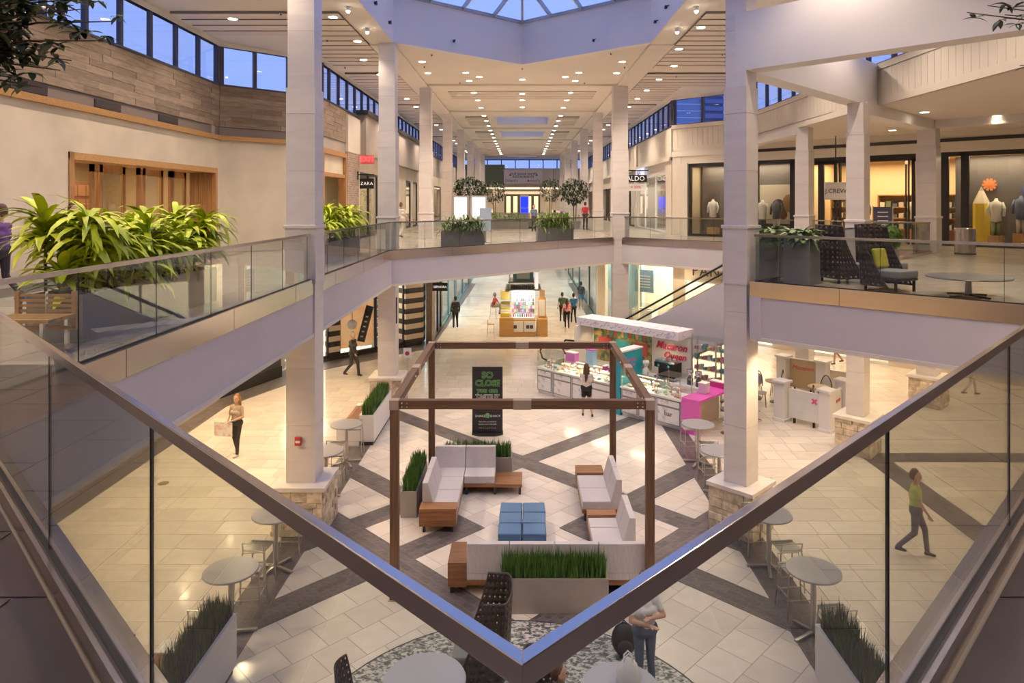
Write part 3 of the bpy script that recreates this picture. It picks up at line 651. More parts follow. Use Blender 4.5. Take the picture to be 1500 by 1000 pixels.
def pencil(label, x, y, h, m):
    t = T('giant_pencil', label, 'pencil', (*lc(x,y), ZU), -PI/4, 'pencils in the window')
    n6 = lambda r: [(r*math.cos(PI/3*k), r*math.sin(PI/3*k)) for k in range(6)]
    MB().prism(n6(.30), 0, h).build('shaft', m, t)
    MB().lathe([(.30,h),(.09,h+.5)], 6).build('wood_cone', C_(.72,.60,.45), t); MB().lathe([(.09,h+.5),(.005,h+.68)], 6).build('tip', C_(.35,.30,.30), t)
ylw = C_(.80,.55,.03)
pencil('tall yellow pencil prop with blunt grey tip in shop window', 12.85, 1.0, 1.7, ylw); pencil('shorter yellow pencil prop right of the striped top', 14.75, 1.0, .95, ylw)
def flower(label, x, z, m):
    t = T('paper_flower', label, 'decoration', (*lc(x,1.12), ZU), -PI/4)
    for k in range(10): MB().bar((.14*math.cos(k*PI/5),0,z+.14*math.sin(k*PI/5)), (.25*math.cos(k*PI/5),0,z+.25*math.sin(k*PI/5)), .09, .03, (0,1,0)).build('petal', m, t)
    MB().ball((0,0,z), .17, 14, sq=(1,.15,1)).build('disc', m, t)
flower('orange paper flower on the slate display wall', 13.1, 2.45, C_(.85,.28,.10)); flower('blue paper flower on the slate display wall', 14.4, 2.2, C_(.06,.12,.45)); flower('small pink paper flower near the window frame', 15.2, 2.15, C_(.85,.35,.30))
jcs = T('blade_sign', 'white hanging shop sign lettered J.CREW on thin rod', 'sign', (*lc(8.0,-1.2), ZU), R(-10))
MB().box(-.02,.02,-.02,.02,2.6,4.6).build('rod', black_metal, jcs); MB().box(-.45,.45,-.03,.03,1.85,2.6).build('board', white_plastic, jcs); text('J.CREW', .26, 'lettering', ink_dark, jcs, (0,-.04,2.22))
sb = T('sandwich_board', 'dark blue sign board standing in the shop doorway', 'sign', (*lc(9.4,.3), ZU), R(-25)); MB().box(-.36,.36,-.03,.03,.45,1.55).build('board', C_(.07,.07,.16), sb); MB().box(-.4,-.36,-.03,.03,0,1.6).box(.36,.4,-.03,.03,0,1.6).build('frame', C_(.45,.38,.30), sb)
for k in range(4): MB().box(-.2,.2,-.035,-.03,1.3-k*.18,1.34-k*.18).build('text_line', ink_white, sb)
for i, (x, lab) in enumerate(((7.0,'tall oak wardrobe of hanging clothes behind the shop mullion'), (9.0,'oak shelf cabinet with folded clothes at shop back wall'), (11.2,'oak shelf cabinet with bags behind the open door'))):
    t = T('clothes_shelf', lab, 'shelf', (*lc(x,3.2 if i else 2.8), ZU), -PI/4)
    MB().box(-.75,-.7,0,.5,0,2.1).box(.7,.75,0,.5,0,2.1).box(-.75,.75,0,.5,2.05,2.1).box(-.75,.75,.45,.5,0,2.1).build('carcass', wood_orange, t)
    for z in (.5,1.0,1.5):
        MB().box(-.7,.7,0,.45,z,z+.03).build('shelf_board', wood_orange, t)
        for k in range(5): MB().box(-.65+k*.27,-.45+k*.27,.05,.4,z+.03,z+.2+.05*((k*7+i)%3)).build('folded_cloth', [dk_,wh,gn,nv,st][(k+i)%5], t)
# big beams over the right corner
def beam(name, p, q, z0, z1, w=.5):
    return struct(MB().seg(p, q, w, z0, z1, 0).build(name, white_paint))
beam('trim_beam_near', (4.72,14.9), (15.5,4.1), 9.84, 11.07); beam('trim_beam_diagonal', (4.72,14.9), (10.7,20.9), 9.84, 11.1)
beam('trim_beam_gallery', (9.6,19.7), (14.3,24.2), 9.55, 9.9); beam('trim_beam_gallery_side', (10.5,26.2), (10.5,34), 9.6, 9.9, .4); beam('trim_beam_gallery_far', (14.2,24.1), (26,12.3), 9.6, 9.9, .5)
# closing walls outside the picture
struct(MB().box(-11,27,-9.8,-9.5,0,13).build('wall_back', plaster)); struct(MB().box(25.6,26,-9.5,20,ZU,10).box(26,26.3,-9.5,20,0,ZU).build('wall_right_end', plaster))

# ---- far end of the corridor ---------------------------------------
clerestory('end', [(-8,88),(8,88)], 11.3, 12.4, mullion, 1.75)
wend = struct(MB().box(-8,8,86.5,88,9.2,11.3).box(-8,8,88,106,9.0,9.2).box(-12,-8,88,106,ZU,9.2).box(8,12,88,106,ZU,9.2).box(-12,12,105.7,106,ZU,9.2).build('wall_end', cream_panel))
MB().box(-8,-2.2,86.3,86.5,9.25,11.75).build('green_panel', M('sage_green', (.20,.24,.17), .7), wend)
for x in (3.9,5.5,7.1): MB().box(x-.04,x+.04,86.4,86.5,9.25,11.2).build('panel_joint', C_(.45,.40,.38), wend)
arealamp(wend, (0,97,8.95), 14, 12, 900, (1,.78,.56))
for x in (-6.5,-3.6,3.6,6.5): MB().box(x-.35,x+.35,94,94.7,ZU,9.0).build('pier', plaster, wend)
MB().box(-2.6,2.6,99.8,100,ZU,8.2).build('entrance_void', shop_dark, wend); MB().box(-3,3,99.7,99.9,8.2,8.6).build('entrance_lintel', cream_panel, wend)
for x in (-2,-1,0,1,2): MB().box(x-.3,x+.3,99.6,99.8,ZU+.1,7.9).build('lit_bay', M('lit_bay_glow', (1,.85,.6), .5, emit=.45), wend)
for y in (90,94,98): MB().box(-7.5,7.5,y,y+.5,8.9,8.99).build('light_cove', M('cove_glow', (1,.9,.75), .5, emit=.7), wend)
es = T('overhead_sign', 'white overhead sign OUTDOOR SHOPS RESTAURANTS at corridor end', 'sign', (0, 86.15, 0))
MB().box(-2.3,2.55,-.12,.12,9.35,11.05).build('board', M('sign_white', (.80,.74,.72), .6), es); MB().box(-2.4,2.65,-.16,.16,11.0,11.08).build('coping', cream_panel, es)
text('OUTDOOR SHOPS', .40, 'lettering', ink_dark, es, (.15,-.125,10.55), bold=.008); text('RESTAURANTS', .40, 'lettering', ink_dark, es, (.15,-.125,10.2), bold=.008)
text("Dillard's", .46, 'store_lettering', ink_dark, es, (-1.35,-.125,9.72)); text('macy*s', .46, 'store_lettering', ink_dark, es, (1.55,-.125,9.72)); MB().ball((.75,-.125,9.72), .13, 5, sq=(1,.1,1)).build('red_star', C_(.6,.05,.05), es)
for x in (-1.5, 1.8): MB().add([(x-.16,-.126,10.35),(x,-.126,10.6),(x+.16,-.126,10.35)], [(0,1,2)]).build('arrow', ink_dark, es)
sc_ = T('screen_pylon', 'bright blue video screen pylon at the corridor end', 'screen', (.25, 78, ZU)); MB().box(-.48,.48,0,.3,0,2.6).build('cabinet', C_(.4,.42,.5), sc_); MB().box(-.42,.42,-.01,0,1.15,2.35).box(-.42,.42,-.01,0,.45,1.05).build('screen', M('blue_screen', (.01,.03,.9), .4, emit=1.4), sc_)
# view out of the clerestory: office tower
tw = T('office_tower', 'blue glass office tower with stepped balconies seen through the window', 'building', (52, 205, 0), R(8))
MB().box(-8,1.2,0,14,0,40).build('glass_slab', M('tower_glass', (.16,.22,.38), .3), tw)
for k in range(14): MB().box(1.2,9.5-.12*k,-1,13,10+k*2.2,11.3+k*2.2).build('floor_band', M('tower_band', (.10,.14,.30), .4), tw)
for k in range(16): MB().box(-8.05,1.2,-.1,0,8+k*2.0,8.25+k*2.0).build('spandrel', C_(.45,.5,.62), tw)
MB().box(1.2,8,-.5,13,0,40.2).build('core_slab', M('tower_core', (.05,.07,.16), .4), tw)
# ---- columns --------------------------------------------------------
_stone_meshes = []
def stones(parent, w, z0, z1, faces=(0,1,2,3)):
    for f in faces:
        z = z0
        while z < z1-.03:
            h = min(random.uniform(.10,.22), z1-z); x = -w/2
            if z1-z-h < .06: h = z1-z
            while x < w/2-.01:
                b = random.uniform(.16,.5); e = min(x+b, w/2)
                if w/2-e < .10: e = w/2
                d = random.uniform(.012,.05); m = MB().box(x+.004,e-.004,-w/2-d,-w/2+.05,z+.004,z+h-.004)
                m.xf(Matrix.Rotation(f*PI/2, 4, 'Z')); m.build('ledge_stone', stone, parent, bevel=.008); x = e
            z += h
def column(label, x, y, rz=0, w=.62, plinth=True, z_top=ZC, seam=9.5, group=None, faces=(0,1,2,3), cat='column', pl=1.06, low=True):
    t = T('marble_column', label, cat, (x,y,0), rz, group); h = w/2; z = (1.05 if plinth else 0) if low else ZU; k = 0
    while z < z_top-.02:
        nx = min(z+1.22, z_top)
        for lv in (ZU, 6.5, seam):
            if z < lv-.05 and nx > lv: nx = lv
        g = h+(.02 if ZU-.01 <= z < 6.45 else 0)-(.025 if z >= seam-.01 else 0)
        MB().box(-g,g,-g,g,z+.003,nx-.003).build('marble_block', marble, t); z = nx
    MB().box(-h+.03,h-.03,-h+.03,h-.03,1.0 if low else ZU,z_top).build('core', grout, t)
    MB().box(-h-.05,h+.05,-h-.05,h+.05,6.49,6.56).build('collar', marble, t, bevel=.012)
    if plinth:
        a = pl/2; MB().box(-a+.02,a-.02,-a+.02,a-.02,0,.97).build('plinth_core', grout, t); stones(t, pl, .01, .96, faces)
        MB().box(-a-.06,a+.06,-a-.06,a+.06,.96,1.05).build('plinth_cap', capstone, t, bevel=.008)
    return t
column('square marble column beside the big lime plant, stone clad plinth with fire alarm', -4.74, 15.05, 0)
column('marble column by the striped shop, stone plinth behind the white planter bench', -4.68, 24.1, 0, .61, faces=(0,1))
column('rotated marble column carrying the big white beam, stone plinth near bar tables', 4.72, 14.88, PI/4, .52, pl=.95)
column('rotated marble column on stone plinth beside the white cafe posts', 9.52, 19.55, PI/4, .48, z_top=9.84, seam=9.0, pl=.92, faces=(0,1,3))
column('marble column at railing corner next to the steel bin', 14.2, 24.1, PI/4, .62, z_top=9.88, seam=9.0, pl=1.0, faces=(0,3))
column('slim marble column between the dark display windows and railing', 10.75, 26.25, PI/4, .52, plinth=False, z_top=9.88, seam=9.0)
column('marble column where the two far railings meet', 4.62, 32.7, 0, .74, plinth=False)
for i, y in enumerate((33.2, 42.8, 52.2, 61.6, 71, 80.4)):
    column('marble column in the corridor row on the stucco parapet side', -4.63, y, 0, .6, plinth=False, group='corridor columns, stucco side', low=False)
    if i: column('marble column in the corridor row on the shoe shop side', 4.63, y-.5, 0, .6, plinth=False, group='corridor columns, shoe shop side', low=False)
fa = T('fire_alarm', 'small red fire alarm box on the marble column', 'alarm', (-4.78, 14.73, 1.95)); MB().box(-.07,.07,-.05,0,-.09,.09).build('housing', C_(.5,.03,.03), fa, bevel=.008); MB().box(-.05,.05,-.056,-.05,-.03,.02).build('pull_bar', white_plastic, fa)
bs = T('blade_sign', 'small black framed directory sign bracketed to the marble column', 'sign', (-4.36, 23.9, 0), 0)
MB().box(-.04,.02,-.03,.03,2.85,3.75).box(-.5,.0,-.02,.02,3.6,3.64).box(-.5,.0,-.02,.02,2.92,2.96).build('bracket', black_metal, bs); MB().box(-.62,-.05,-.03,.03,2.98,3.58).build('plate', white_plastic, bs); MB().box(-.5,-.3,-.035,-.03,3.1,3.4).build('print', ink_dark, bs)
ae = T('aed_sign', 'white sign with red heart on a slim post beside the column', 'sign', (-4.1, 24.6, 0)); MB().box(-.14,.14,-.02,.02,1.5,1.85).build('plate', white_plastic, ae); MB().box(-.02,.02,.0,.04,0,1.5).build('post', alu, ae); MB().lathe([(.16,0),(.15,.02)], 16).build('foot', alu, ae); MB().ball((0,-.02,1.66), .08, 10, sq=(1,.1,1)).build('heart_mark', C_(.45,.04,.06), ae)

# ---- lower walls and shops -------------------------------------------
MB_ = MB
lowL = struct(MB().box(-11.2,-10.8,-9.5,24.8,0,ZF).build('wall_lower_left', M('lower_plaster', (.60,.50,.38), .7, var=.08)))
lk = struct(link('wall_lower_dark', None, None, (-10.8,24.8,0), ang((-10.8,24.8),(-9.7,27.9))))
MB().box(-2.6,3.2,0,.3,0,ZF).build('dark_face', shop_dark, lk); MB().box(-2.6,3.2,-.05,0,0,.45).build('dark_kick', black_metal, lk)
sw = T('wall_emblem', 'white curved emblem on the black wall under the deck', 'emblem', (-10.22,26.2,2.05), ang((-10.8,24.8),(-9.7,27.9))); MB().add([(-.5,-.03,.05),(-.32,-.03,-.16),(.55,-.03,.28),(-.3,-.03,-.04)], [(0,1,2,3)]).build('swoosh', M('emblem_white', (.9,.9,.9), .4, emit=.8), sw)
# beauty shop: angled front with striped piers
A0, A1 = (-9.35,29.9), (-5.05,34.2); a45 = ang(A0, A1); LA = dist(A0, A1)
bsw = struct(link('wall_beauty_shop', None, None, (A0[0],A0[1],0), a45))
MB().box(0,LA,0,.2,3.3,ZF).build('header', C_(.12,.02,.03), bsw); MB().box(0,LA,-.1,.25,0,.12).build('sill_step', dark_bronze, bsw)
MB().box(-1,LA+2,4,4.2,0,ZF).box(-1.2,-1,0,4.2,0,ZF).box(-1,LA+3,.3,4.2,4.0,4.15).build('shop_lining', shop_white, bsw)
arealamp(bsw, (3,1.9,3.95), 5.6, 2.4, 460*K_SHOP, (1,.88,.76))
cream_st = C_(.80,.66,.50); blk_st = C_(.035,.03,.03, .4)
def striped(label, x0, x1, y0, y1, z1=3.9, wedge=0):
    t = T('striped_pier', label, 'pier', (A0[0],A0[1],0), a45); n_ = 16
    for k in range(n_):
        z = .12+(z1-.12)*k/n_
        MB().prism([(x0,y0),(x1-wedge,y0-wedge*0),(x1,y0+wedge),(x1,y1),(x0,y1)] if wedge else [(x0,y0),(x1,y0),(x1,y1),(x0,y1)], z, .12+(z1-.12)*(k+1)/n_).build('stripe_block', blk_st if k % 2 == 0 else cream_st, t)
striped('slim black and cream striped pier left of the orange poster', 1.05, 1.6, -.05, .3)
striped('wide black and cream striped pier with angled face next to the shop entrance', 5.1, 6.75, -.15, .9, 4.1, .62)
po = T('shop_poster', 'large orange advertising poster with a dark slanted product bar', 'poster', (A0[0],A0[1],0), a45)
MB().box(1.7,3.45,.12,.2,.4,3.3).build('sheet', M('poster_orange', (.86,.46,.20), .5, col2=(.88,.68,.46), scale=1.3, detail=2, ramp=(.4,.6), emit=.45), po)
MB().bar((2.75,.1,.6),(3.25,.1,2.2),.40,.03,(0,1,0)).build('product_bar', C_(.05,.045,.05), po)
for k in range(5): MB().bar((2.72+k*.07,.075,.85+k*.22),(2.86+k*.07,.075,.82+k*.22),.07,.01,(0,1,0)).build('letter_block', ink_white, po)
sf = shopfront('storefront', 'bright glazed beauty shop window left of the striped pier', (A0[0],A0[1],0), a45, [(-.6,1.05),(1.6,3.5),(3.5,5.1)], .12, 3.3, dark_bronze, .05)
for i, (x, y, lab) in enumerate(((-.1,.9,'white lit cosmetics shelf at the left of the beauty shop'), (3.85,.9,'white lit cosmetics shelf behind the marble column'), (.5,2.6,'white lit cosmetics shelf at the back of the beauty shop'))):
    q = T('cosmetics_shelf', lab, 'shelf', (A0[0]+SQ*(x-y), A0[1]+SQ*(x+y), 0), a45); MB().box(-.6,.6,.3,.35,.1,2.6).box(-.62,-.58,0,.35,.1,2.6).box(.58,.62,0,.35,.1,2.6).build('carcass', white_plastic, q)
    for z in (.5,.95,1.4,1.85,2.3):
        MB().box(-.58,.58,0,.3,z,z+.03).build('shelf_board', M('lit_shelf', (.9,.9,.9), .4, emit=.5), q)
        for k in range(9): MB().box(-.54+k*.12,-.46+k*.12,.05,.2,z+.03,z+.12+.05*((k*5+i)%4)).build('product_box', [C_(.08,.07,.07),C_(.6,.25,.2),C_(.75,.7,.66),C_(.35,.12,.16)][(k*3+i+int(z*4))%4], q)
pd = T('pendant_lamp', 'globe pendant lamp on thin rod in the beauty shop window', 'lamp', (A0[0]+SQ*(2.0+.4), A0[1]+SQ*(2.0-.4), 0)); MB().tube([(0,0,1.75),(0,0,ZF)], .015, 6).build('rod', black_metal, pd); MB().ball((0,0,1.55), .22, 14).build('globe', M('globe_glass', (.85,.82,.78), .3), pd, smooth=True)
se = T('blade_sign', 'black hanging sign with white letters SEPHORA by the striped pier', 'sign', (-4.5, 34.6, 0)); MB().box(0,.76,-.05,.05,2.6,3.02).build('board', black_sign, se); MB().box(-.06,0,-.04,.04,2.5,3.1).build('bracket', black_metal, se); text('SEPHORA', .155, 'lettering', ink_lit, se, (.38,-.056,2.8), bold=.004)
# lower corridor sides
lcl = struct(link('wall_lower_corridor_left', None, None, (-4.5,34.4,0), PI/2))
MB().box(0,1.2,0,.3,0,ZF).box(0,66,0,.3,3.4,ZF).box(4.0,4.5,0,.3,0,ZF).box(12,13,0,.3,0,ZF).box(24,26,0,.3,0,ZF).build('face', M('corridor_stone', (.30,.24,.19), .7, var=.2, scale=5), lcl)
MB().box(-1,66,2.6,2.8,0,ZF).box(-1,66,.3,2.8,4.0,4.1).build('shop_lining', C_(.35,.62,.62), lcl); arealamp(lcl, (9,1.5,3.9), 8, 1.5, 260*K_SHOP, (.75,.95,1)); arealamp(lcl, (2.4,1.2,3.9), 2, 1, 25*K_SHOP, (1,.6,.3)); arealamp(lcl, (36,1.5,3.9), 20, 1.5, 400*K_SHOP, (.9,.95,1))
shopfront('storefront', 'dark narrow shop entrance next to the SEPHORA sign', (-4.5,34.4,0), PI/2, [(1.2,2.6),(2.6,4.0)], 0, 3.4)
shopfront('storefront', 'teal lit shop windows down the lower corridor past the phone case stall', (-4.5,34.4,0), PI/2, [(4.5,8),(8,12),(13,18),(18,24),(26,40)], 0, 3.4, C_(.1,.3,.33))
lcr = struct(link('wall_lower_corridor_right', None, None, (4.5,100,0), -PI/2))
MB().box(0,59,0,.3,3.4,ZF).box(58,59,0,.3,0,ZF).box(52.5,53.3,0,.3,0,ZF).box(30,32,0,.3,0,ZF).build('face', cream_panel, lcr); MB().box(0,59,2.6,2.8,0,ZF).box(0,59,.3,2.8,4.0,4.1).build('shop_lining', C_(.55,.68,.64), lcr)
arealamp(lcr, (45,1.5,3.9), 18, 1.5, 420*K_SHOP, (.85,1,.95)); arealamp(lcr, (16,1.5,3.9), 20, 1.5, 400*K_SHOP, (.9,.95,1))
shopfront('storefront', 'green edged glass shop fronts on the right of the lower corridor', (4.5,100,0), -PI/2, [(10,20),(20,30),(32,38),(38,45),(45,52.5),(53.3,58)], 0, 3.4, C_(.06,.16,.15))
struct(MB().box(-7,7,99.7,100,0,ZF).build('wall_lower_end', shop_white))
for nm, x, y, z, m, lab in (('red', 4.3, 56.5, 3.0, C_(.75,.05,.05), 'square red hanging sign down the lower corridor'), ('black', 4.2, 46.5, 3.45, C_(.1,.08,.07), 'brown hanging sign near the jewellery shop corner')):
    t = T('blade_sign', lab, 'sign', (x,y,0)); MB().box(-.75,0,-.05,.05,z-.45,z+.45).build('board', m, t); MB().box(-.8,.42,-.02,.02,z+.4,z+.46).build('bracket', black_metal, t); MB().ball((-.38,-.055,z), .17, 8, sq=(1,.1,1)).build('mark', ink_white, t)
# jewellery shop on the right, 45 degree front
J0 = (4.5,41.0); wj2 = struct(link('wall_jewellery_shop', None, None, (J0[0],J0[1],0), -PI/4))
MB().box(0,.5,0,.3,0,ZF).box(5.2,26,0,.3,2.9,ZF).box(5.2,5.9,0,.3,0,ZF).box(10.8,12.5,0,.3,0,ZF).box(16,26,0,.3,0,ZF).box(0,5.2,0,.3,3.75,ZF).build('face', M('jewel_wall', (.72,.62,.52), .5), wj2)
MB().box(0,26,4,4.2,0,ZF).box(0,26,.3,4.2,4.05,4.15).build('shop_lining', C_(.85,.76,.60), wj2); arealamp(wj2, (3,2,4.0), 5, 3, 330*K_SHOP, (1,.87,.66)); arealamp(wj2, (9,1.6,4.0), 6, 2, 330*K_SHOP, (1,.95,.88)); arealamp(wj2, (19,1.6,4.0), 6, 2, 150*K_SHOP, (1,.75,.5))
shopfront('storefront', 'frameless bright jewellery shop window with a blue panel inside', (J0[0],J0[1],0), -PI/4, [(.5,2.9),(2.9,5.2)], 0, 3.75, C_(.75,.66,.5), .03)
shopfront('storefront', 'white jewellery shop entrance below the PANDORA letters', (J0[0],J0[1],0), -PI/4, [(5.9,8.3),(8.3,10.8),(12.5,16)], 0, 2.9, white_plastic, .06)
pt = T('shop_lettering', 'large dark serif letters PANDORA on the jewellery shop wall', 'lettering', (J0[0],J0[1],0), -PI/4); MB().box(6.2,10.6,-.02,.0,3.02,3.06).build('backing_rail', C_(.6,.52,.44), pt); text('PANDORA', .78, 'letters', ink_dark, pt, (8.4,-.03,3.42), space=1.15)
bp_ = T('hanging_panel', 'blue square hanging panel with pale text in the jewellery shop', 'sign', (J0[0]+SQ*(2.6+1.0), J0[1]+SQ*(1.0-2.6), 0), -PI/4); MB().box(-.65,.65,0,.05,1.85,3.15).build('board', C_(.22,.38,.55), bp_); MB().box(-.5,-.48,.02,.03,3.15,4.05).box(.48,.5,.02,.03,3.15,4.05).build('wire', chrome, bp_)
for k in range(5): MB().box(-.42,.42,-.01,0,2.75-k*.16,2.81-k*.16).build('text_line', C_(.7,.76,.8), bp_)
for i, (x, y) in enumerate(((2.5,1.2),(4.4,1.9),(7.2,1.5),(9.6,1.5))):
    t = T('jewellery_case', ('low white jewellery case under the blue panel','white jewellery case by the shop corner','white glass case inside the jewellery entrance','white glass case beside the jewellery entrance door')[i], 'display case', (J0[0]+SQ*(x+y), J0[1]+SQ*(y-x), 0), -PI/4)
    MB().box(-.7,.7,-.3,.3,0,.85).build('base', shop_white, t); MB().box(-.7,.7,-.3,.3,.86,1.15).build('glass_top', g_case, t); MB().box(-.6,.6,-.2,.2,.86,.9).build('tray', C_(.5,.45,.35), t)

# ---- escalator ---------------------------------------------------------
esc = T('escalator', 'escalator with grey side panels and black handrails rising behind the dessert stall', 'escalator', (1.79, 29.21, 0), -PI/4)
TA = math.tan(R(30)); RUN = ZU/TA
def escz(x): return 0 if x < 0 else min(ZU, x*TA)
for side, y0 in (('near', 0), ('far', 1.45)):
    pr_ = [(0,0),(3.2,0),(RUN+.6,ZU-1.85),(RUN+1.2,ZU-1.85),(RUN+1.2,ZU),(RUN,ZU),(0,.12)]; k_ = len(pr_)
    MB().add([(a,y0,b) for a, b in pr_]+[(a,y0+.16,b) for a, b in pr_], [tuple(range(k_)), tuple(range(2*k_-1,k_-1,-1))]+[(j,j+k_,(j+1)%k_+k_,(j+1)%k_) for j in range(k_)]).build('side_panel', M('esc_panel', (.62,.60,.62), .45, var=.03), esc)
    MB().bar((0,y0+.08,.14),(RUN,y0+.08,ZU+.02),.14,.05).build('deck_trim', chrome, esc)
    yg = y0+.08
    MB().add([(-1.2,yg,.05),(0,yg,.1),(RUN,yg,ZU),(RUN+1.3,yg,ZU),(RUN+1.3,yg,ZU+.85),(RUN-.2,yg,ZU+.62),(0,yg,.78),(-1.2,yg,.82)], [(0,1,6,7),(1,2,5,6),(2,3,4,5)]).build('balustrade_glass', g_rail, esc)
    MB().tube([(-.9,yg,.12),(-1.35,yg,.22),(-1.5,yg,.52),(-1.3,yg,.82),(-.7,yg,.86),(0,yg,.84),(.5,yg,.95),(RUN-.4,yg,ZU+.40),(RUN+.3,yg,ZU+.80),(RUN+1.3,yg,ZU+.88)], .04, 8).build('handrail', black_metal, esc, smooth=True)
for k in range(26):
    x = k*.40; z = escz(x+.2); MB().box(x,x+.4,.16,1.45,max(0,z-.21),z+.01).build('step', M('step_grey', (.20,.20,.21), .4, metal=.6), esc)
MB().box(-1.4,0,.05,1.55,0,.012).build('comb_plate', alu, esc)
# ---- dessert stall -------------------------------------------------------
KO = (.53,25.5)
def kt(name, label, cat, u, v, rz=0, z=0, group=None):
    return T(name, label, cat, (KO[0]+SQ*(u+v), KO[1]+SQ*(v-u), z), -PI/4+rz, group)
glowbase = M('case_light', (1,.85,.62), .5, emit=1.6)
def treats(parent, x0, x1, y0, y1, z, n_, cols, seed=0):
    rr = random.Random(seed)
    for k in range(n_):
        x, y = rr.uniform(x0,x1), rr.uniform(y0,y1); MB().lathe([(.02,0),(.05,.012),(.055,.04),(.03,.065)], 8, (x,y,z)).build('pastry', cols[k % len(cols)], parent, smooth=True)
pastel = [C_(.85,.55,.45), C_(.75,.35,.45), C_(.85,.75,.45), C_(.55,.32,.14), C_(.80,.80,.70), C_(.45,.60,.40)]
def counter(label, u0, u1, h=.92, gh=1.32, depth=.75, text_=None, glow=True, seed=1, n_=24, cat='counter'):
    t = kt('display_counter', label, cat, u0, 0); L = u1-u0
    MB().box(0,L,.04,depth,.10,h).box(.0,L,.1,depth,0,.10).build('cabinet', white_plastic, t)
    np_ = max(1, round(L/.85))
    for k in range(np_):
        a, b = L*k/np_, L*(k+1)/np_
        MB().box(a+.05,b-.05,.02,.05,.16,h-.28).build('marble_panel', kiosk_marble, t); MB().box(a+.05,b-.05,.02,.05,h-.23,h-.06).build('drawer_panel', kiosk_marble, t)
        f = MB()
        for (z0, z1) in ((.16,h-.28),(h-.23,h-.06)): f.box(a+.03,a+.05,.01,.05,z0,z1).box(b-.05,b-.03,.01,.05,z0,z1).box(a+.03,b-.03,.01,.05,z0-.02,z0).box(a+.03,b-.03,.01,.05,z1,z1+.02)
        f.build('panel_trim', C_(.30,.29,.31), t)
    MB().box(-.02,L+.02,0,depth+.02,h,h+.05).build('worktop', shop_white, t)
    g = MB(); g.box(.02,L-.02,.03,.042,h+.05,gh).box(.02,.032,.03,depth-.05,h+.05,gh).box(L-.032,L-.02,.03,depth-.05,h+.05,gh).box(.02,L-.02,.03,depth-.05,gh-.01,gh); g.build('case_glass', g_case, t)
    p = MB()
    for x in (.02,L-.04): p.box(x,x+.022,.02,.045,h+.05,gh+.02).box(x,x+.022,depth-.07,depth-.045,h+.05,gh+.02)
    p.build('case_post', chrome, t)
    if glow: MB().box(.1,L-.1,.60,.64,gh-.06,gh-.03).build('case_lamp', glowbase, t); arealamp(t, (L/2,.4,gh-.03), L*.8, .2, 9*L, (1,.80,.52))
    for zz in (h+.055, h+.22): 
        if zz > h+.1: MB().box(.06,L-.06,.25,depth-.1,zz-.012,zz).build('case_shelf', g_case, t)
        treats(t, .12, L-.12, .12 if zz < h+.1 else .3, depth-.16, zz, n_, pastel, seed)
    if text_: text(text_, .22, 'lettering', C_(.16,.18,.20), t, (L/2 if L < 1.2 else .55,.012,.45))
    return t
counter('small glass topped corner case at the end of the dessert stall', 0, .75, gh=1.55, glow=False, n_=8, seed=3)
counter('warm lit pastry counter with grey marble panels at the dessert stall', .8, 3.45, n_=46, seed=5)
counter('glass counter lettered boutique next to the teal panel', 3.85, 5.2, text_='boutique', n_=30, seed=8)
counter('tall glass case lettered bar at the corner of the dessert stall', 5.22, 6.12, gh=1.62, text_='bar', glow=False, n_=10, seed=9)
tp = kt('teal_panel', 'tall teal partition panel between two dessert counters', 'partition', 3.48, .02); MB().box(0,.34,0,1.25,0,2.05).build('panel_body', teal, tp, bevel=.01); MB().box(-.02,.36,-.02,1.27,2.05,2.1).build('panel_cap', white_plastic, tp)
for k in range(2): text('bake' if k else 'sweet', .2, 'pink_script', C_(.8,.1,.4), tp, (.345,.6,1.75-.18*k), (PI/2,0,PI/2), shear=.3)
bk_ = kt('stall_wall', 'white stall back wall with pink script lettering and wood menu boards', 'wall panel', .5, 2.45)
MB().box(0,4.5,0,.12,0,2.35).box(0,.12,-.9,0,0,2.35).build('panel', shop_white, bk_)
MB().box(.25,2.9,-.03,0,1.0,2.3).build('menu_board', M('menu_collage', (.50,.38,.12), .5, col2=(.10,.16,.10), scale=5, detail=3, ramp=(.42,.58)), bk_)
for k in range(12): MB().box(.9+k*.165,1.02+k*.165,-.045,-.03,2.02,2.24).build('menu_letter', [C_(.7,.45,.15),C_(.1,.45,.45),C_(.7,.15,.1),C_(.2,.4,.15)][k%4], bk_)
for k in range(3): MB().box(.5+k*.82,1.1+k*.82,-.05,-.03,1.45,1.9).build('menu_print', [C_(.62,.08,.08),C_(.05,.36,.38),C_(.66,.12,.10)][k], bk_)
text('Macaron', .36, 'script_lettering', C_(.80,.04,.16), bk_, (3.72,-.03,1.98), shear=.35, bold=.006); text('Queen', .33, 'script_lettering', C_(.80,.04,.16), bk_, (3.86,-.03,1.66), shear=.35, bold=.006)
for x in (.5,1.6,3.7): spot(bk_, (x,-.35,2.32), 16, (1,.72,.40), 120, .8, .05)
cn = kt('stall_canopy', 'long white canopy with lilac floral pattern over the dessert stall', 'canopy', .45, 1.75)
MB().box(0,4.5,0,.95,2.36,2.66).build('canopy_slab', M('floral_lilac', (.82,.78,.84), .5, col2=(.55,.45,.66), scale=2.6, detail=6, dist=2.5, ramp=(.33,.44)), cn, bevel=.01)
MB().box(.0,.14,.0,.2,0,2.36).build('canopy_post', shop_white, cn)
for k in range(26): MB().bar((.15+k*.165,-.004,2.42+.12*((k*7)%3)/3),(.27+k*.165,-.004,2.50+.12*((k*5)%3)/3),.03,.006,(0,1,0)).build('pattern_mark', [C_(.5,.42,.62),C_(.45,.52,.66),C_(.66,.42,.55)][k%3], cn)
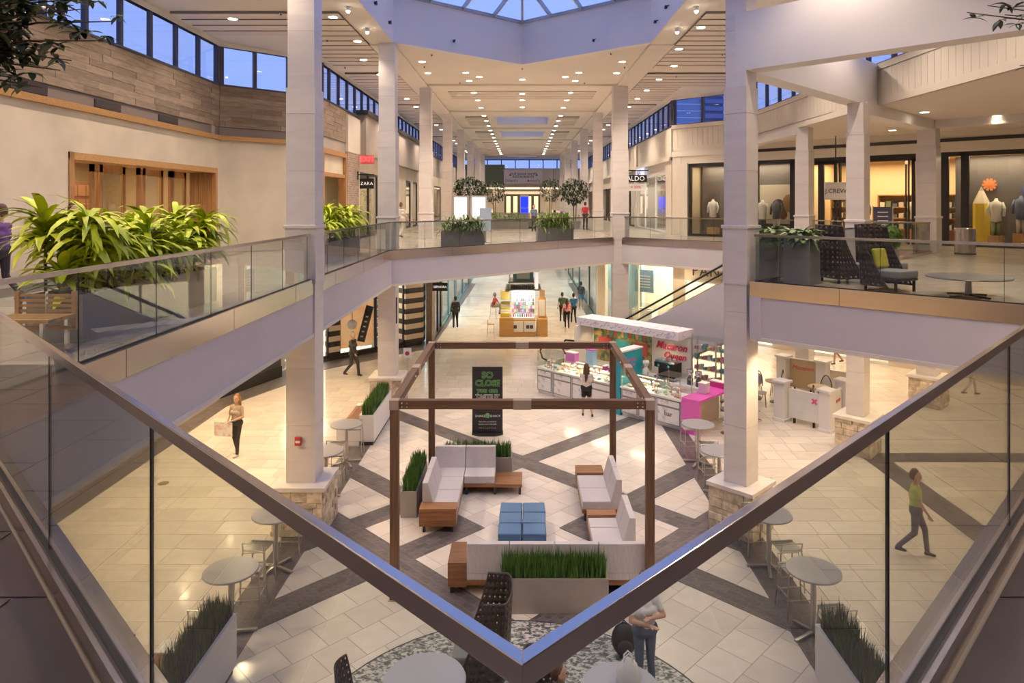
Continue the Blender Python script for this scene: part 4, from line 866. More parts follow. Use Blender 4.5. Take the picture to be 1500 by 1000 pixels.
wb = kt('back_counter', 'white back counter with coffee machine under the script lettering', 'counter', 2.2, 1.65); MB().box(0,3.6,0,.65,0,.9).build('cabinet', shop_white, wb); MB().box(-.03,3.63,-.03,.68,.9,.95).build('worktop', white_plastic, wb)
cm = kt('coffee_machine', 'black and steel espresso machine on the back counter', 'coffee machine', 4.4, 1.95, z=.95)
MB().box(-.4,.4,-.25,.25,.05,.12).build('drip_tray', chrome, cm); MB().box(-.4,.4,0,.25,.12,.55).box(-.4,.4,-.25,.25,.42,.6).build('body', black_metal, cm, bevel=.02); MB().box(-.38,.38,-.2,.2,.6,.66).build('cup_rail', chrome, cm)
for k in range(4): MB().lathe([(.03,0),(.04,.08)], 10, (-.28+k*.18,0,.66)).build('cup', white_plastic, cm)
for k in (-1,1): MB().lathe([(.05,0),(.05,.02)], 12, (0,0,0)).xf(Matrix.Translation((.2*k,-.26,.5)) @ Matrix.Rotation(PI/2,4,'X')).build('gauge', chrome, cm)
for k, (u, v, lab, m) in enumerate(((5.3,1.9,'tall steel grinder on the back counter',black_metal), (5.65,1.85,'black blender jug on the back counter',C_(.1,.1,.11)), (3.5,1.95,'stack of paper cups on the back counter',white_plastic), (2.9,1.9,'row of brown syrup bottles on the back counter',C_(.25,.15,.06)))):
    t = kt('counter_item', lab, 'appliance', u, v, z=.95); MB().lathe([(.10,0),(.10,.2),(.06,.24),(.06,.28)], 12).build('base', m, t, smooth=True); MB().lathe([(.06,.28),(.12,.42),(.11,.5)], 12).build('hopper', chrome if k < 2 else m, t, smooth=True)
pb = kt('pink_bar', 'glossy pink bar counter with waterfall end beside the bar case', 'bar counter', 6.15, .0)
MB().box(0,.62,0,2.15,1.0,1.07).build('bar_top', pink, pb, bevel=.006); MB().box(0,.62,0,.08,0,1.0).build('waterfall_end', pink, pb); MB().box(.0,.08,.08,2.15,0,1.0).build('bar_front', C_(.62,.52,.42), pb)
sg = kt('shelf_rack', 'glass shelf rack with colourful boxes right of the white stall wall', 'shelf', 5.05, 2.38)
for x in (0,.9,1.8): MB().box(x,x+.04,0,.04,0,2.4).box(x,x+.04,.36,.4,0,2.4).build('upright', alu, sg)
MB().box(-.05,1.95,-.1,.5,2.4,2.43).build('glass_roof', g_case, sg)
for i, z in enumerate((1.0,1.35,1.7,2.05)):
    MB().box(0,1.84,0,.4,z,z+.02).build('glass_shelf', g_case, sg)
    for k in range(11): MB().box(.08+k*.16,.19+k*.16,.08,.25,z+.02,z+.10+.04*((k+i)%3)).build('box', [C_(.12,.30,.28),C_(.5,.4,.12),C_(.45,.2,.24),C_(.5,.48,.42)][(k+i*2)%4], sg)
for i, (u, v, w_, h_, m, lab) in enumerate(((1.35,.45,.42,.30,C_(.60,.18,.55),'purple gift box stack on the pastry counter'), (2.2,.5,.32,.52,C_(.35,.55,.75),'slush drink machine with coloured tanks on the pastry counter'), (3.0,.3,.12,.12,C_(.55,.10,.40),'purple cup on the pastry counter edge'), (3.25,.3,.12,.12,C_(.6,.12,.42),'magenta cup beside the teal panel'), (6.35,1.9,.5,.16,C_(.6,.05,.25),'crimson box on the pink bar end'), (6.4,.9,.26,.3,C_(.78,.66,.70),'white and pink price card on the pink bar'))):
    t = kt('counter_box', lab, 'box', u, v, z=1.325 if i < 4 else 1.075); MB().box(-w_/2,w_/2,-.12,.12,0,h_).build('body', m, t, bevel=.01); MB().box(-w_/2-.01,w_/2+.01,-.13,.13,h_,h_+.03).build('lid', shop_white if i != 1 else C_(.5,.1,.5), t)
# bar stools with swivel seats at the pink bar
sw0 = kt('swivel_stool', 'brown swivel stool on chrome pedestal at the pink bar', 'stool', 7.2, .9, R(20), group='swivel stools at the pink bar')
MB().lathe([(.21,0),(.20,.02),(.04,.05)], 18).build('base', chrome, sw0, smooth=True); MB().lathe([(.03,.04),(.03,.66)], 10).build('pedestal', chrome, sw0); MB().lathe([(.06,.66),(.20,.69),(.22,.74),(.17,.78)], 18).build('seat', C_(.16,.12,.12), sw0, smooth=True)
MB().tube([(.2*math.cos(a), .2*math.sin(a), .9+.05*math.sin(a)) for a in [R(20+k*14) for k in range(11)]], .05, 8).build('backrest', C_(.16,.12,.12), sw0, smooth=True); MB().tube([(.16*math.cos(R(k*30)),.16*math.sin(R(k*30)),.3) for k in range(13)], .012, 6).build('foot_ring', chrome, sw0)
for u, v in ((7.15,1.8),(7.2,2.7)): dup(sw0, (KO[0]+SQ*(u+v), KO[1]+SQ*(v-u), 0), R(30*v))

# ---- phone case stall -------------------------------------------------------
ps = T('phone_case_stall', 'tall oak stall hung with colourful phone cases in the lower corridor', 'kiosk', (.05, 36.2, 0))
MB().box(-.65,.65,0,3.6,0,.9).build('base_cabinet', kiosk_wood, ps); MB().box(-1.25,-.5,-.1,1.2,0,.98).box(.72,1.28,-.05,1.2,0,.92).build('wing_cabinet', kiosk_wood, ps)
for x in (-.3,.35): MB().box(x-.3,x+.3,-.03,0,.25,.8).build('door_panel', shop_white, ps); 
for x in (-.45,.2,.4): MB().box(x-.05,x+.12,-.045,-.03,.42,.6).build('printed_phone', ink_dark, ps)
MB().box(-.62,.62,.5,.58,.9,2.35).build('display_board', shop_white, ps)
rr = random.Random(4)
pc = [C_(.75,.15,.35), C_(.12,.45,.65), C_(.5,.1,.45), C_(.75,.7,.66), C_(.1,.1,.12), C_(.5,.3,.15), C_(.2,.55,.45), C_(.6,.45,.4)]
for i in range(7):
    for k in range(11): MB().box(-.58+k*.107,-.50+k*.107,.46,.5,1.02+i*.19,1.17+i*.19).build('phone_case', pc[rr.randrange(8)], ps)
for i in range(2): MB().box(-.6,.6,.1+.14*i,.5,.95+.1*i,1.0+.1*i).build('step_shelf', M('lit_shelf', (1,1,1)), ps)
for k in range(10): MB().box(-.55+k*.115,-.47+k*.115,.12,.2,1.0,1.18).build('package', pc[(k*3)%8], ps)
MB().box(-.95,.95,.4,3.0,2.35,2.42).build('roof_shelf', dark_bronze, ps); MB().box(-.8,.8,.6,2.8,2.75,2.8).build('upper_shelf', dark_bronze, ps)
for k in range(12): MB().lathe([(.05,0),(.06,.12),(.03,.22)], 8, (-.6+k*.11,.55,2.42)).build('sunglass_stand', black_metal, ps)
for x in (-.75,.7): MB().box(x,x+.05,.6,.65,2.42,3.2).build('mast', alu, ps)
MB().box(-.55,.55,1.2,1.3,2.8,3.35).build('top_sign', C_(.12,.30,.38), ps); MB().box(-.35,.35,1.18,1.2,2.9,3.25).build('top_sign_face', C_(.65,.72,.72), ps); MB().box(.6,.8,.5,.6,2.42,3.3).build('lit_post', M('lit_shelf', (1,1,1)), ps)
for k in range(5): MB().box(-1.2,-.72,.2+.2*k,.34+.2*k,1.0+.09*k,1.2+.12*k).build('package', [C_(.62,.5,.1),C_(.7,.66,.6)][k%2], ps)
MB().box(.8,1.2,.2,.6,.92,2.0).build('side_rack', kiosk_wood, ps); MB().box(.85,1.15,.18,.2,1.05,1.9).build('rack_face', shop_white, ps); MB().box(.86,1.14,.2,.5,2.0,2.4).build('carton', C_(.5,.33,.18), ps)
MB().box(-1.2,-.75,.2,1.0,1.9,2.3).build('yellow_box_row', C_(.68,.6,.18), ps); arealamp(ps, (0,.1,2.3), 1.1, .25, 30, (1,.95,.85), (R(25),0,0))
def wire_stool(label, x, y, h=.78):
    t = T('wire_stool', label, 'stool', (x,y,0)); MB().box(-.17,.17,-.17,.17,h-.03,h).build('seat', kiosk_wood, t)
    for a in (-1,1):
        for b in (-1,1): MB().bar((.15*a,.15*b,h-.03),(.2*a,.2*b,0),.018).build('leg', chrome, t)
    MB().box(-.17,.17,.15,.17,.3,.32).box(-.17,.17,-.17,-.15,.3,.32).build('stretcher', chrome, t); MB().box(-.17,-.15,-.17,.17,h,h+.22).build('backrest', kiosk_wood, t)
wire_stool('empty chrome legged stool with wooden seat beside the phone case stall', -1.62, 35.6); wire_stool('stool under the man in the red shirt by the phone case stall', -1.75, 41.6)

# ---- free standing banner -----------------------------------------------------
bn = T('banner_stand', 'black advertising banner with green outlined words SO CLOSE you can TASTE', 'banner', (-1.055, 20.9, 0), 0)
MB().prism([(-.47,-.02),(-.25,-.16),(.25,-.16),(.47,-.02),(.47,.2),(-.47,.2)], 0, .07).build('base', black_metal, bn); MB().box(-.46,.46,0,.035,.07,2.06).build('panel', M('banner_black', (.030,.026,.030), .5), bn)
neon = M('neon_green', (.18,.52,.17), .4); pale = M('print_pale', (.62,.66,.60), .5)
for s_, sz, z, m in (('SO', .27, 1.80, neon), ('CLOSE', .25, 1.56, neon), ('you can', .20, 1.345, neon), ('TASTE IT', .18, 1.15, pale)):
    text(s_, sz, 'lettering', m, bn, (.0,-.004,z), bold=.013); text(s_, sz, 'letter_inside', MATS['banner_black'], bn, (0,-.0075,z), bold=-.002)
text('SHAKE', .098, 'logo_lettering', ink_white, bn, (-.22,-.005,.57), space=1.05); text('SHACK', .098, 'logo_lettering', ink_white, bn, (.24,-.005,.57), space=1.05)
MB().lathe([(.07,0),(.065,.008)], 14).xf(Matrix.Translation((0,-.001,.59)) @ Matrix.Rotation(PI/2,4,'X')).build('logo_bun', neon, bn); MB().box(-.055,.055,-.01,-.001,.515,.57).build('logo_patty', neon, bn)
text('Come find us at the front', .052, 'small_lettering', ink_white, bn, (0,-.005,.40)); text('entrance next to the valet', .052, 'small_lettering', ink_white, bn, (0,-.005,.325)); text('M E R C A N T I L E', .062, 'small_lettering', C_(.4,.4,.4), bn, (0,-.005,.205))

# ---- cafe corner behind the right column ----------------------------------------
def cpost(label, x, y, z1=1.3):
    t = T('cafe_post', label, 'post', (x,y,0), R(38)); MB().box(-.18,.18,-.18,.18,.09,z1-.08).build('shaft', white_paint, t); MB().box(-.215,.215,-.215,.215,0,.09).build('foot', white_paint, t, bevel=.01); MB().box(-.235,.235,-.235,.235,z1-.08,z1).build('cap', white_paint, t, bevel=.012)
cps = [((8.42,22.35),'white square post at the left end of the frosted cafe panel'), ((9.40,21.25),'white square post between two frosted cafe panels'), ((10.45,22.45),'white square post beside the marble column of the cafe'), ((9.85,26.0),'far white post left of the tan cafe panel'), ((10.95,25.1),'far white post right of the tan cafe panel')]
for (p, l_) in cps: cpost(l_, *p)
def cpanel(label, p, q, m, z0=.16, z1=1.05, mark=None, word=None):
    t = T('cafe_screen', label, 'panel', (p[0],p[1],0), ang(p,q)); L = dist(p,q); MB().box(.24,L-.24,-.02,.02,z0,z1).build('sheet', m, t); MB().box(.24,L-.24,-.03,.03,z1,z1+.03).build('top_rail', white_plastic, t)
    for x in (.42,L-.42): MB().box(x-.02,x+.02,-.05,.05,0,z0).build('foot', black_metal, t)
    if mark:
        for k in range(4): MB().bar((mark[0],-.024,mark[1]),(mark[0]+.11*math.cos(PI/4+k*PI/2),-.024,mark[1]+.11*math.sin(PI/4+k*PI/2)),.06,.006,(0,1,0)).build('flower_mark', C_(.75,.12,.28), t)
    if word: text(word, .22, 'script_lettering', C_(.70,.08,.10), t, (L*.5,-.026,z1-.3), shear=.3)
cpanel('grey frosted cafe panel with a pink flower mark', cps[0][0], cps[1][0], g_frost, mark=(1.08,.82)); cpanel('frosted cafe panel with red script on the side facing the column', cps[1][0], cps[2][0], g_frost, word='Macaron')
cpanel('tan cafe panel with red script lettering at the back', cps[3][0], cps[4][0], C_(.55,.42,.26), z1=1.2, word='Macaron'); cpanel('cream cafe panel with pink flower at the far side', (10.95,25.1), (12.3,24.2), C_(.72,.60,.48), z1=.95, mark=(.7,.65))
bc = T('bistro_chair', 'oval backed rattan bistro chair at the cafe tables', 'chair', (8.25,23.9,0), R(70), 'bistro chairs in the cafe corner')
MB().lathe([(.20,.44),(.21,.46),(.20,.48)], 16).build('seat', C_(.62,.60,.58), bc, smooth=True)
for a in (-1,1):
    MB().tube([(a*.16,.15,.45),(a*.2,.2,0)], .014, 6).build('leg', C_(.35,.25,.12), bc); MB().tube([(a*.16,-.15,.45),(a*.19,-.19,0)], .014, 6).build('leg', C_(.35,.25,.12), bc)
MB().tube([(.19*math.cos(PI*k/10),.17+.05*math.sin(PI*k/10),.45+.5*math.sin(PI*k/10)) for k in range(11)], .018, 6).build('back_hoop', C_(.10,.09,.10), bc); MB().ball((0,.2,.66), .17, 12, sq=(1,.1,1.3)).build('back_weave', C_(.60,.60,.62), bc)
for x, y, a in ((8.38,24.85,-60),(8.5,25.3,150),(9.9,22.9,60),(10.6,24.1,-30),(9.3,25.2,-120)): dup(bc, (x,y,0), R(a))
for x, y, l_ in ((8.95,24.35,'small round cafe table between bistro chairs'), (10.15,23.6,'round cafe table behind the frosted panel')):
    t = T('cafe_table', l_, 'table', (x,y,0)); MB().lathe([(.35,.72),(.36,.735),(.35,.75)], 24).build('top', C_(.62,.50,.32), t); MB().lathe([(.03,.03),(.03,.72)], 8).build('stem', black_metal, t); MB().lathe([(.2,0),(.2,.02),(.03,.05)], 16).build('base', black_metal, t)
# ---- pergola -----------------------------------------------------------------
pg = T('pergola', 'dark timber pergola frame with pale metal joint plates around the sofas', 'pergola', (0,0,0))
PX, PY0, PY1, PZ = 2.27, 12.27, 17.3, 3.54
plate = M('joint_plate', (.46,.37,.30), .5, metal=.3)
wood_py = wood('pergola_timber_y', (.21,.115,.065), (.13,.065,.035), 'Y', .55); wood_pz = wood('pergola_timber_z', (.21,.115,.065), (.13,.065,.035), 'Z', .55)
for x in (-PX,PX):
    for y in (PY0,PY1):
        MB().box(x-.075,x+.075,y-.075,y+.075,0,PZ-.16).build('post', wood_pz, pg, bevel=.006); MB().box(x-.082,x+.082,y-.082,y+.082,PZ-.165,PZ+.004).build('corner_plate', plate, pg); MB().box(x-.1,x+.1,y-.1,y+.1,.0,.012).build('foot_plate', plate, pg)
for y in (PY0,PY1):
    MB().box(-PX+.08,PX-.08,y-.07,y+.07,PZ-.155,PZ).build('beam', wood_perg, pg, bevel=.005); MB().box(-.16,.16,y-.078,y+.078,PZ-.16,PZ+.004).build('splice_plate', plate, pg)
    for x in (-PX,PX):
        s = 1 if x < 0 else -1
        for i in (0,1):
            for k in (0,1): MB().ball((x+s*(.14+.09*i),y-.072,PZ-.045-.065*k), .016, 8, sq=(1,.6,1)).build('bolt', chrome, pg)
for x in (-PX,PX):
    MB().box(x-.07,x+.07,PY0+.08,PY1-.08,PZ-.155,PZ).build('beam', wood_py, pg, bevel=.005); MB().box(x-.078,x+.078,14.63,14.95,PZ-.16,PZ+.004).build('splice_plate', plate, pg)
    for y in (12.6,14.2,15.4,16.9): MB().ball((x-.072*(1 if x > 0 else -1),y,PZ-.07), .022, 8).build('bolt', chrome, pg)

# ---- sofas ----------------------------------------------------------------------
def sofa(label, modules, woods, legs):
    """modules: (x0,x1,y0,y1,back side); woods: (x0,x1,y0,y1,z0,z1)"""
    t = T('sofa', label, 'sofa', (0,0,0))
    for x0,x1,y0,y1,b in modules:
        MB().box(x0+.005,x1-.005,y0+.005,y1-.005,.27,.45).build('seat_cushion', fabric, t, bevel=.02); MB().box(x0,x1,y0,y1,.19,.27).build('seat_platform', wood_bench, t)
        if b:
            d, e, h = .26, .12, .93
            q = {'L': ([x0,x0+e],[x0+d,x0]), 'R': None}.get(b)
            prof = [(0,.40),(d,.40),(e,h),(0,h)]       # distance from the back plane, height
            m = MB(); ends = {'L': (y0+.006,y1-.006), 'R': (y0+.006,y1-.006), 'F': (x0+.006,x1-.006), 'B': (x0+.006,x1-.006)}[b]; vs = []
            for c in ends:
                for dd, zz in prof: vs.append({'L': (x0+dd,c,zz), 'R': (x1-dd,c,zz), 'F': (c,y0+dd,zz), 'B': (c,y1-dd,zz)}[b])
            m.add(vs, [(0,1,2,3),(7,6,5,4),(0,4,5,1),(1,5,6,2),(2,6,7,3),(3,7,4,0)]); o = m.build('back_cushion', fabric, t, bevel=.012)
            bm = bmesh.new(); bm.from_mesh(o.data); bmesh.ops.recalc_face_normals(bm, faces=bm.faces); bm.to_mesh(o.data); bm.free()
    for w in woods: MB().box(*w).build('wood_box', wood_bench, t, bevel=.006)
    for x, y in legs: MB().box(x-.03,x+.03,y-.03,y+.03,0,.2).build('leg', dark_bronze, t)
sofa('L shaped light sofa with teak end box and teak bench end, by the back planter', [(-2.18,-1.41,15.03,15.85,'L'),(-2.18,-1.41,15.85,16.6,'L'),(-2.18,-1.41,16.6,17.4,'B'),(-1.41,-.66,16.6,17.4,'B')],
     [(-2.2,-1.41,14.68,15.03,.14,.52),(-.66,.0,16.58,17.35,.19,.27)], [(-2.1,14.76),(-1.5,14.76),(-1.35,16.66),(-.66,16.66),(-.06,16.66),(-2.1,17.3),(-.06,17.28)])
sofa('straight light sofa with teak end box facing the blue ottomans', [(1.32,2.2,15.2,15.95,'R'),(1.32,2.2,15.95,16.7,'R')], [(1.32,1.98,16.7,17.2,.14,.5)], [(1.4,15.26),(2.1,15.26),(1.4,17.1),(1.9,17.1)])
sofa('L shaped light sofa with teak corner box, its back against the long grass planter', [(1.37,2.2,13.35,14.0,'R'),(1.37,2.2,14.0,14.45,'R'),(1.37,2.2,12.35,13.35,'F'),(.57,1.37,12.35,13.15,'F'),(-.23,.57,12.35,13.15,'F'),(-1.0,-.23,12.35,13.15,'F')],
     [(1.37,1.98,14.45,14.72,.14,.5),(-1.34,-1.0,12.38,13.15,.14,.58)], [(-1.27,12.46),(-1.27,13.05),(0,12.5),(1.45,14.6),(2.1,12.45)])
ot = T('ottoman', 'blue vinyl cube ottoman in the block of six between the sofas', 'ottoman', (0,0,0), 0, 'six blue ottomans between the sofas')
MB().box(-.235,.235,-.235,.235,.03,.43).build('cushion', blue_vinyl, ot, bevel=.02); MB().box(-.2,.2,-.2,.2,0,.03).build('plinth', black_metal, ot); MB().box(-.238,.238,-.238,.238,.375,.381).build('seam', C_(.05,.12,.24), ot)
first = True
for j in range(3):
    for i in (-1,1):
        loc = (i*.248+.006*j-.002, 14.0+.495*j, 0); a = R(random.uniform(-2.5,2.5)); lab = 'blue cube ottoman in the row %s, %s side' % (('along the front sofa back','in the middle','nearest the banner')[j], 'teak end box' if i < 0 else 'straight sofa')
        if first: ot.location = loc; ot['label'] = lab; first = False
        else: dup(ot, loc, a, lab)

# ---- grass planters ------------------------------------------------------------------
def grass(parent, x0, x1, y0, y1, z, h, n_, mat, lean=.06, w=.011):
    m = MB()
    for k in range(n_):
        x, y = random.uniform(x0,x1), random.uniform(y0,y1); a = random.uniform(0,2*PI); l = random.uniform(-1,1)*lean; b = random.uniform(.6,1.15)*h; ca, sa = math.cos(a), math.sin(a)
        ww = w*random.uniform(.7,1.4); dx, dy = -sa*ww, ca*ww
        m.add([(x-dx,y-dy,z),(x+dx,y+dy,z),(x+dx*.7+ca*l*.5,y+dy*.7+sa*l*.5,z+b*.6),(x-dx*.7+ca*l*.5,y-dy*.7+sa*l*.5,z+b*.6),(x+ca*l*1.5,y+sa*l*1.5,z+b)], [(0,1,2,3),(3,2,4)])
    return tag(m.build('grass', mat, parent), kind='stuff')
def planter_box(t, x0, x1, y0, y1, z0, z1, mat, wall=.03):
    m = MB().box(x0,x0+wall,y0,y1,z0,z1).box(x1-wall,x1,y0,y1,z0,z1).box(x0+wall,x1-wall,y0,y0+wall,z0,z1).box(x0+wall,x1-wall,y1-wall,y1,z0,z1).box(x0+wall,x1-wall,y0+wall,y1-wall,z0,z0+.03)
    m.build('box', mat, t); MB().box(x0+wall,x1-wall,y0+wall,y1-wall,z1-.12,z1-.04).build('soil', soil, t)
for lab, x0, x1, y0, y1, z1, n_ in (('long taupe grass planter behind the front sofa', -.38, 1.48, 11.8, 12.26, .60, 2600), ('taupe grass planter standing left of the L shaped sofa', -2.72, -2.36, 15.4, 17.2, .585, 1900), ('taupe grass planter behind the back of the L shaped sofa', -2.0, -.26, 17.45, 17.9, .59, 1700)):
    t = T('grass_planter', lab, 'planter', (0,0,0)); planter_box(t, x0, x1, y0, y1, .0, z1, planter_taupe); grass(t, x0+.03, x1-.03, y0+.03, y1-.03, z1-.08, .40, n_, grass_g)
def bench_unit(lab, s, y0, y1, mat=grass_d):
    """white planter with grass and a slatted bench on its outer side"""
    t = T('planter_bench', lab, 'planter', (0,0,0)); xs = lambda a, b: (min(s*a,s*b), max(s*a,s*b))
    a, b = xs(4.29, 4.72); planter_box(t, a, b, y0, y1, .12, .88, planter_white, .045); MB().box(a+.04,b-.04,y0+.05,y1-.05,0,.12).build('kick', dark_bronze, t); grass(t, a+.05, b-.05, y0+.05, y1-.05, .80, .42, 2600, mat, .09)
    for e in (y0, y1-.3): c, d = xs(4.72,5.38); MB().box(c,d,e,e+.3,.0,.48).build('bench_end', planter_white, t)
    for k in range(5): c, d = xs(4.74+k*.128, 4.855+k*.128); MB().box(c,d,y0+.3,y1-.3,.42,.46).build('bench_slat', wood('teak_y', (.36,.165,.07), (.20,.085,.035), 'Y', .4), t)
bench_unit('white planter bench of dark grass below the left railing', -1, 7.4, 10.36); bench_unit('white planter bench of dark grass below the right railing', 1, 7.2, 10.1)
bench_unit('white planter bench of green grass in front of the striped shop column', -1, 19.95, 22.6, grass_g)

# ---- bar tables and stools ---------------------------------------------------------------
bt0 = T('bar_table', 'tall round grey bar table on four toed pedestal', 'bar table', (0,0,0)); 
MB().lathe([(.425,1.045),(.432,1.055),(.432,1.07),(.425,1.078)], 40).build('top', table_top, bt0); MB().lathe([(.045,.06),(.045,1.045)], 14).build('stem', alu, bt0); MB().lathe([(.12,1.03),(.12,1.045)], 14).build('top_flange', alu, bt0)
for k in range(4): a = k*PI/2+.35; MB().bar((0,0,.07),(.40*math.cos(a),.40*math.sin(a),.025),.055,.035).build('toe', alu, bt0)
st0 = T('bar_stool', 'grey metal bar stool with slatted seat', 'bar stool', (0,0,0))
for k in range(7): MB().box(-.20,.20,-.19+k*.055,-.145+k*.055,.745+.012*abs(k-3)/3,.76+.012*abs(k-3)/3).build('seat_slat', alu, st0)
MB().tube([(-.2,-.19,.75),(.2,-.19,.75),(.2,.19,.75),(-.2,.19,.75),(-.2,-.19,.75)], .014, 6).build('seat_rim', alu, st0)
for a in (-1,1):
    for b in (-1,1): MB().tube([(a*.19,b*.18,.75),(a*.2,b*.19,.70),(a*.235,b*.225,0)], .013, 6).build('leg', alu, st0)
MB().tube([(-.21,.2,.30),(.21,.2,.30)], .010, 6).tube([(-.21,-.2,.30),(.21,-.2,.30)], .010, 6).tube([(-.215,-.2,.36),(-.215,.2,.36)], .010, 6).tube([(.215,-.2,.36),(.215,.2,.36)], .010, 6).build('footrest', alu, st0)
MB().tube([(-.19,.18,.75),(-.19,.225,.90),(.19,.225,.90),(.19,.18,.75)], .013, 6).build('low_back', alu, st0)
f1 = f2 = True
for s, side in ((-1,'left side row, toward the plaster wall'), (1,'right side row, toward the pink bar')):
    for y, wh_ in ((11.22,'next to the white planter bench'), (13.25,'in front of the stone plinth'), (16.6,'behind the marble column'), (18.6,'at the far end of the row')):
        lab = 'round grey bar table %s, %s' % (wh_, 'plaster wall side' if s < 0 else 'pink bar side'); loc = (s*4.74, y, 0)
        if f1: bt0.location = loc; bt0['label'] = lab; f1 = False
        else: dup(bt0, loc, random.random(), lab)
        for dx, dy, a in ((.10*s,-.62,PI+.1*s),(-.05*s,.66,.1)):
            loc = (s*4.74+dx, y+dy, 0); lab = 'grey bar stool %s, %s' % (wh_.replace('next to','by table by').replace('in front of','by table at').replace('behind','by table behind').replace('at the far end of the row','at last table of row'), 'plaster wall side' if s < 0 else 'pink bar side')+(', railing end' if dy < 0 else ', shops end')
            if f2: st0.location = loc; st0.rotation_euler.z = a; tag(st0, lab, group='bar stools, '+side+' '+wh_); f2 = False
            else: dup(st0, loc, a, lab, 'bar stools, '+side+' '+wh_)

# ---- perforated lounge chairs --------------------------------------------------------------
def shell_mesh(deep):
    """high wrap-round back with punched holes: u round the back, v up"""
    NU, NV = 16, 11; vs, fs = [], []
    def pos(u, v):
        z = .10+1.16*v; reach = (.30+.34*(1-v)**1.3) if deep else (.06+.50*(1-v)**1.5); s_ = (u-.5)*2; w = .40+.02*v
        L = reach+.32; a = abs(s_); k = 1 if s_ > 0 else -1
        half = .42                                            # share of the run that is the curved back
        if a < half: t = a/half*PI/2; x, y = w*math.sin(t), .32-.0*v+.10*math.cos(t)-.10
        else: t = (a-half)/(1-half); x, y = w+.01*t, .22-t*(reach+.0)
        return (k*x, y+.05*v, z)
    G = lambda i, j: pos(i/NU, j/NV)
    idx = {}
    def V(p):
        key = tuple(round(c,4) for c in p)
        if key not in idx: idx[key] = len(vs); vs.append(p)
        return idx[key]
    for i in range(NU):
        for j in range(NV):
            P = lambda a, b: pos((i+a)/NU, (j+b)/NV); c = [(0,0),(.5,0),(1,0),(1,.5),(1,1),(.5,1),(0,1),(0,.5)]
            o = [V(P(*q)) for q in c]; off = 0
            h = [V(P(.5+.17*math.cos(-3*PI/4+k*PI/4), .5+.17*math.sin(-3*PI/4+k*PI/4))) for k in range(8)]
            for k in range(8): fs.append((o[k], o[(k+1)%8], h[(k+1)%8], h[k]))
    me = bpy.data.meshes.new('shell'); me.from_pydata(vs, [], fs); me.update(); me.materials.append(wicker); me.polygons.foreach_set('use_smooth', [True]*len(me.polygons)); return me
SHELLS = (shell_mesh(False), shell_mesh(True))
def lounge(label, x, y, z, rz, pillow=True):
    t = T('lounge_chair', label, 'chair', (x,y,z), rz); o = link('shell', SHELLS[z < 1], t); sd = o.modifiers.new('thick','SOLIDIFY'); sd.thickness = .022; sd.offset = 0
    MB().box(-.34,.34,-.48,.22,.22,.27).build('seat_base', wicker, t, bevel=.01); MB().box(-.33,.33,-.50,.2,.27,.42).build('seat_cushion', cush_grey, t, bevel=.035)
    for a in (-1,1):
        for b in (-.42,.2): MB().box(a*.3-.02,a*.3+.02,b-.02,b+.02,0,.24).build('leg', black_metal, t)
    if pillow:
        m = MB().box(-.2,.2,-.05,.05,.0,.4); m.xf(Matrix.Translation((.06,.08,.43)) @ Matrix.Rotation(R(-14),4,'X')); p_ = m.build('pillow', pillow_y, t, bevel=.045)
    return t
lounge('dark perforated high back chair with yellow pillow beside the low round table', 7.22, 13.75, ZU, R(30)); lounge('dark perforated high back chair seen from behind, next to the grey planter', 6.95, 15.15, ZU, R(100), False); lounge('dark perforated high back chair below the clipped ball shrub', 7.95, 15.4, ZU, R(30), False)
lounge('dark perforated chair with yellow pillow on the granite disc before the grass planter', -.52, 10.3, .036, R(-92)); lounge('dark perforated chair without pillow on the granite disc beside the backpack', .38, 8.6, .036, R(95), False)
lowt = T('low_table', 'low wide round grey table on pedestal behind the glass railing', 'table', (8.25,12.75,ZU)); MB().lathe([(.68,.35),(.70,.365),(.69,.38)], 40).build('top', M('low_table_grey', (.22,.21,.215), .3, metal=.3), lowt); MB().lathe([(.06,.05),(.045,.35)], 14).build('stem', alu, lowt)
for k in range(4): a = k*PI/2+.3; MB().bar((0,0,.05),(.42*math.cos(a),.42*math.sin(a),.02),.06,.03).build('toe', dark_bronze, lowt)
for lab, x, y, r_ in (('round pale table on the granite disc near the perforated chairs', -1.29, 9.08, .55), ('round pale table with white carrier bag in front of the woman', 1.27, 8.92, .52)):
    t = T('round_table', lab, 'table', (x,y,.036)); MB().lathe([(r_-.01,.70),(r_,.715),(r_-.01,.735)], 44).build('top', M('pale_top', (.50,.50,.56), .3, metal=.15), t); MB().lathe([(.04,.03),(.04,.7)], 12).build('stem', alu, t); MB().lathe([(.28,0),(.26,.02),(.05,.05)], 20).build('base', alu, t)
def cafe_chair(lab, x, y, rz, z=.036):
    t = T('perforated_chair', lab, 'chair', (x,y,z), rz); N_ = 6; vs, fs = [], []
    def pos(u, v): a = (u-.5)*1.5; return (.26*math.sin(a)*1.25*(1-.25*v*v), .24*math.cos(a)-.02+.08*v, .45+.50*v)
    m = MB()
    for i in range(N_):
        for j in range(5):
            P = lambda a, b: pos((i+a)/N_, (j+b)/5); o = [P(*q) for q in [(0,0),(.5,0),(1,0),(1,.5),(1,1),(.5,1),(0,1),(0,.5)]]; h = [P(.5+.2*math.cos(-3*PI/4+k*PI/4), .5+.2*math.sin(-3*PI/4+k*PI/4)) for k in range(8)]
            m.add(o+h, [(k,(k+1)%8,8+(k+1)%8,8+k) for k in range(8)])
    o = m.build('backrest', wicker, t, smooth=True); sd = o.modifiers.new('t','SOLIDIFY'); sd.thickness = .02
    MB().box(-.24,.24,-.22,.2,.42,.46).build('seat', wicker, t, bevel=.015)
    for a in (-1,1):
        for b in (-1,1): MB().bar((a*.2,b*.18,.42),(a*.24,b*.22,0),.025).build('leg', black_metal, t)
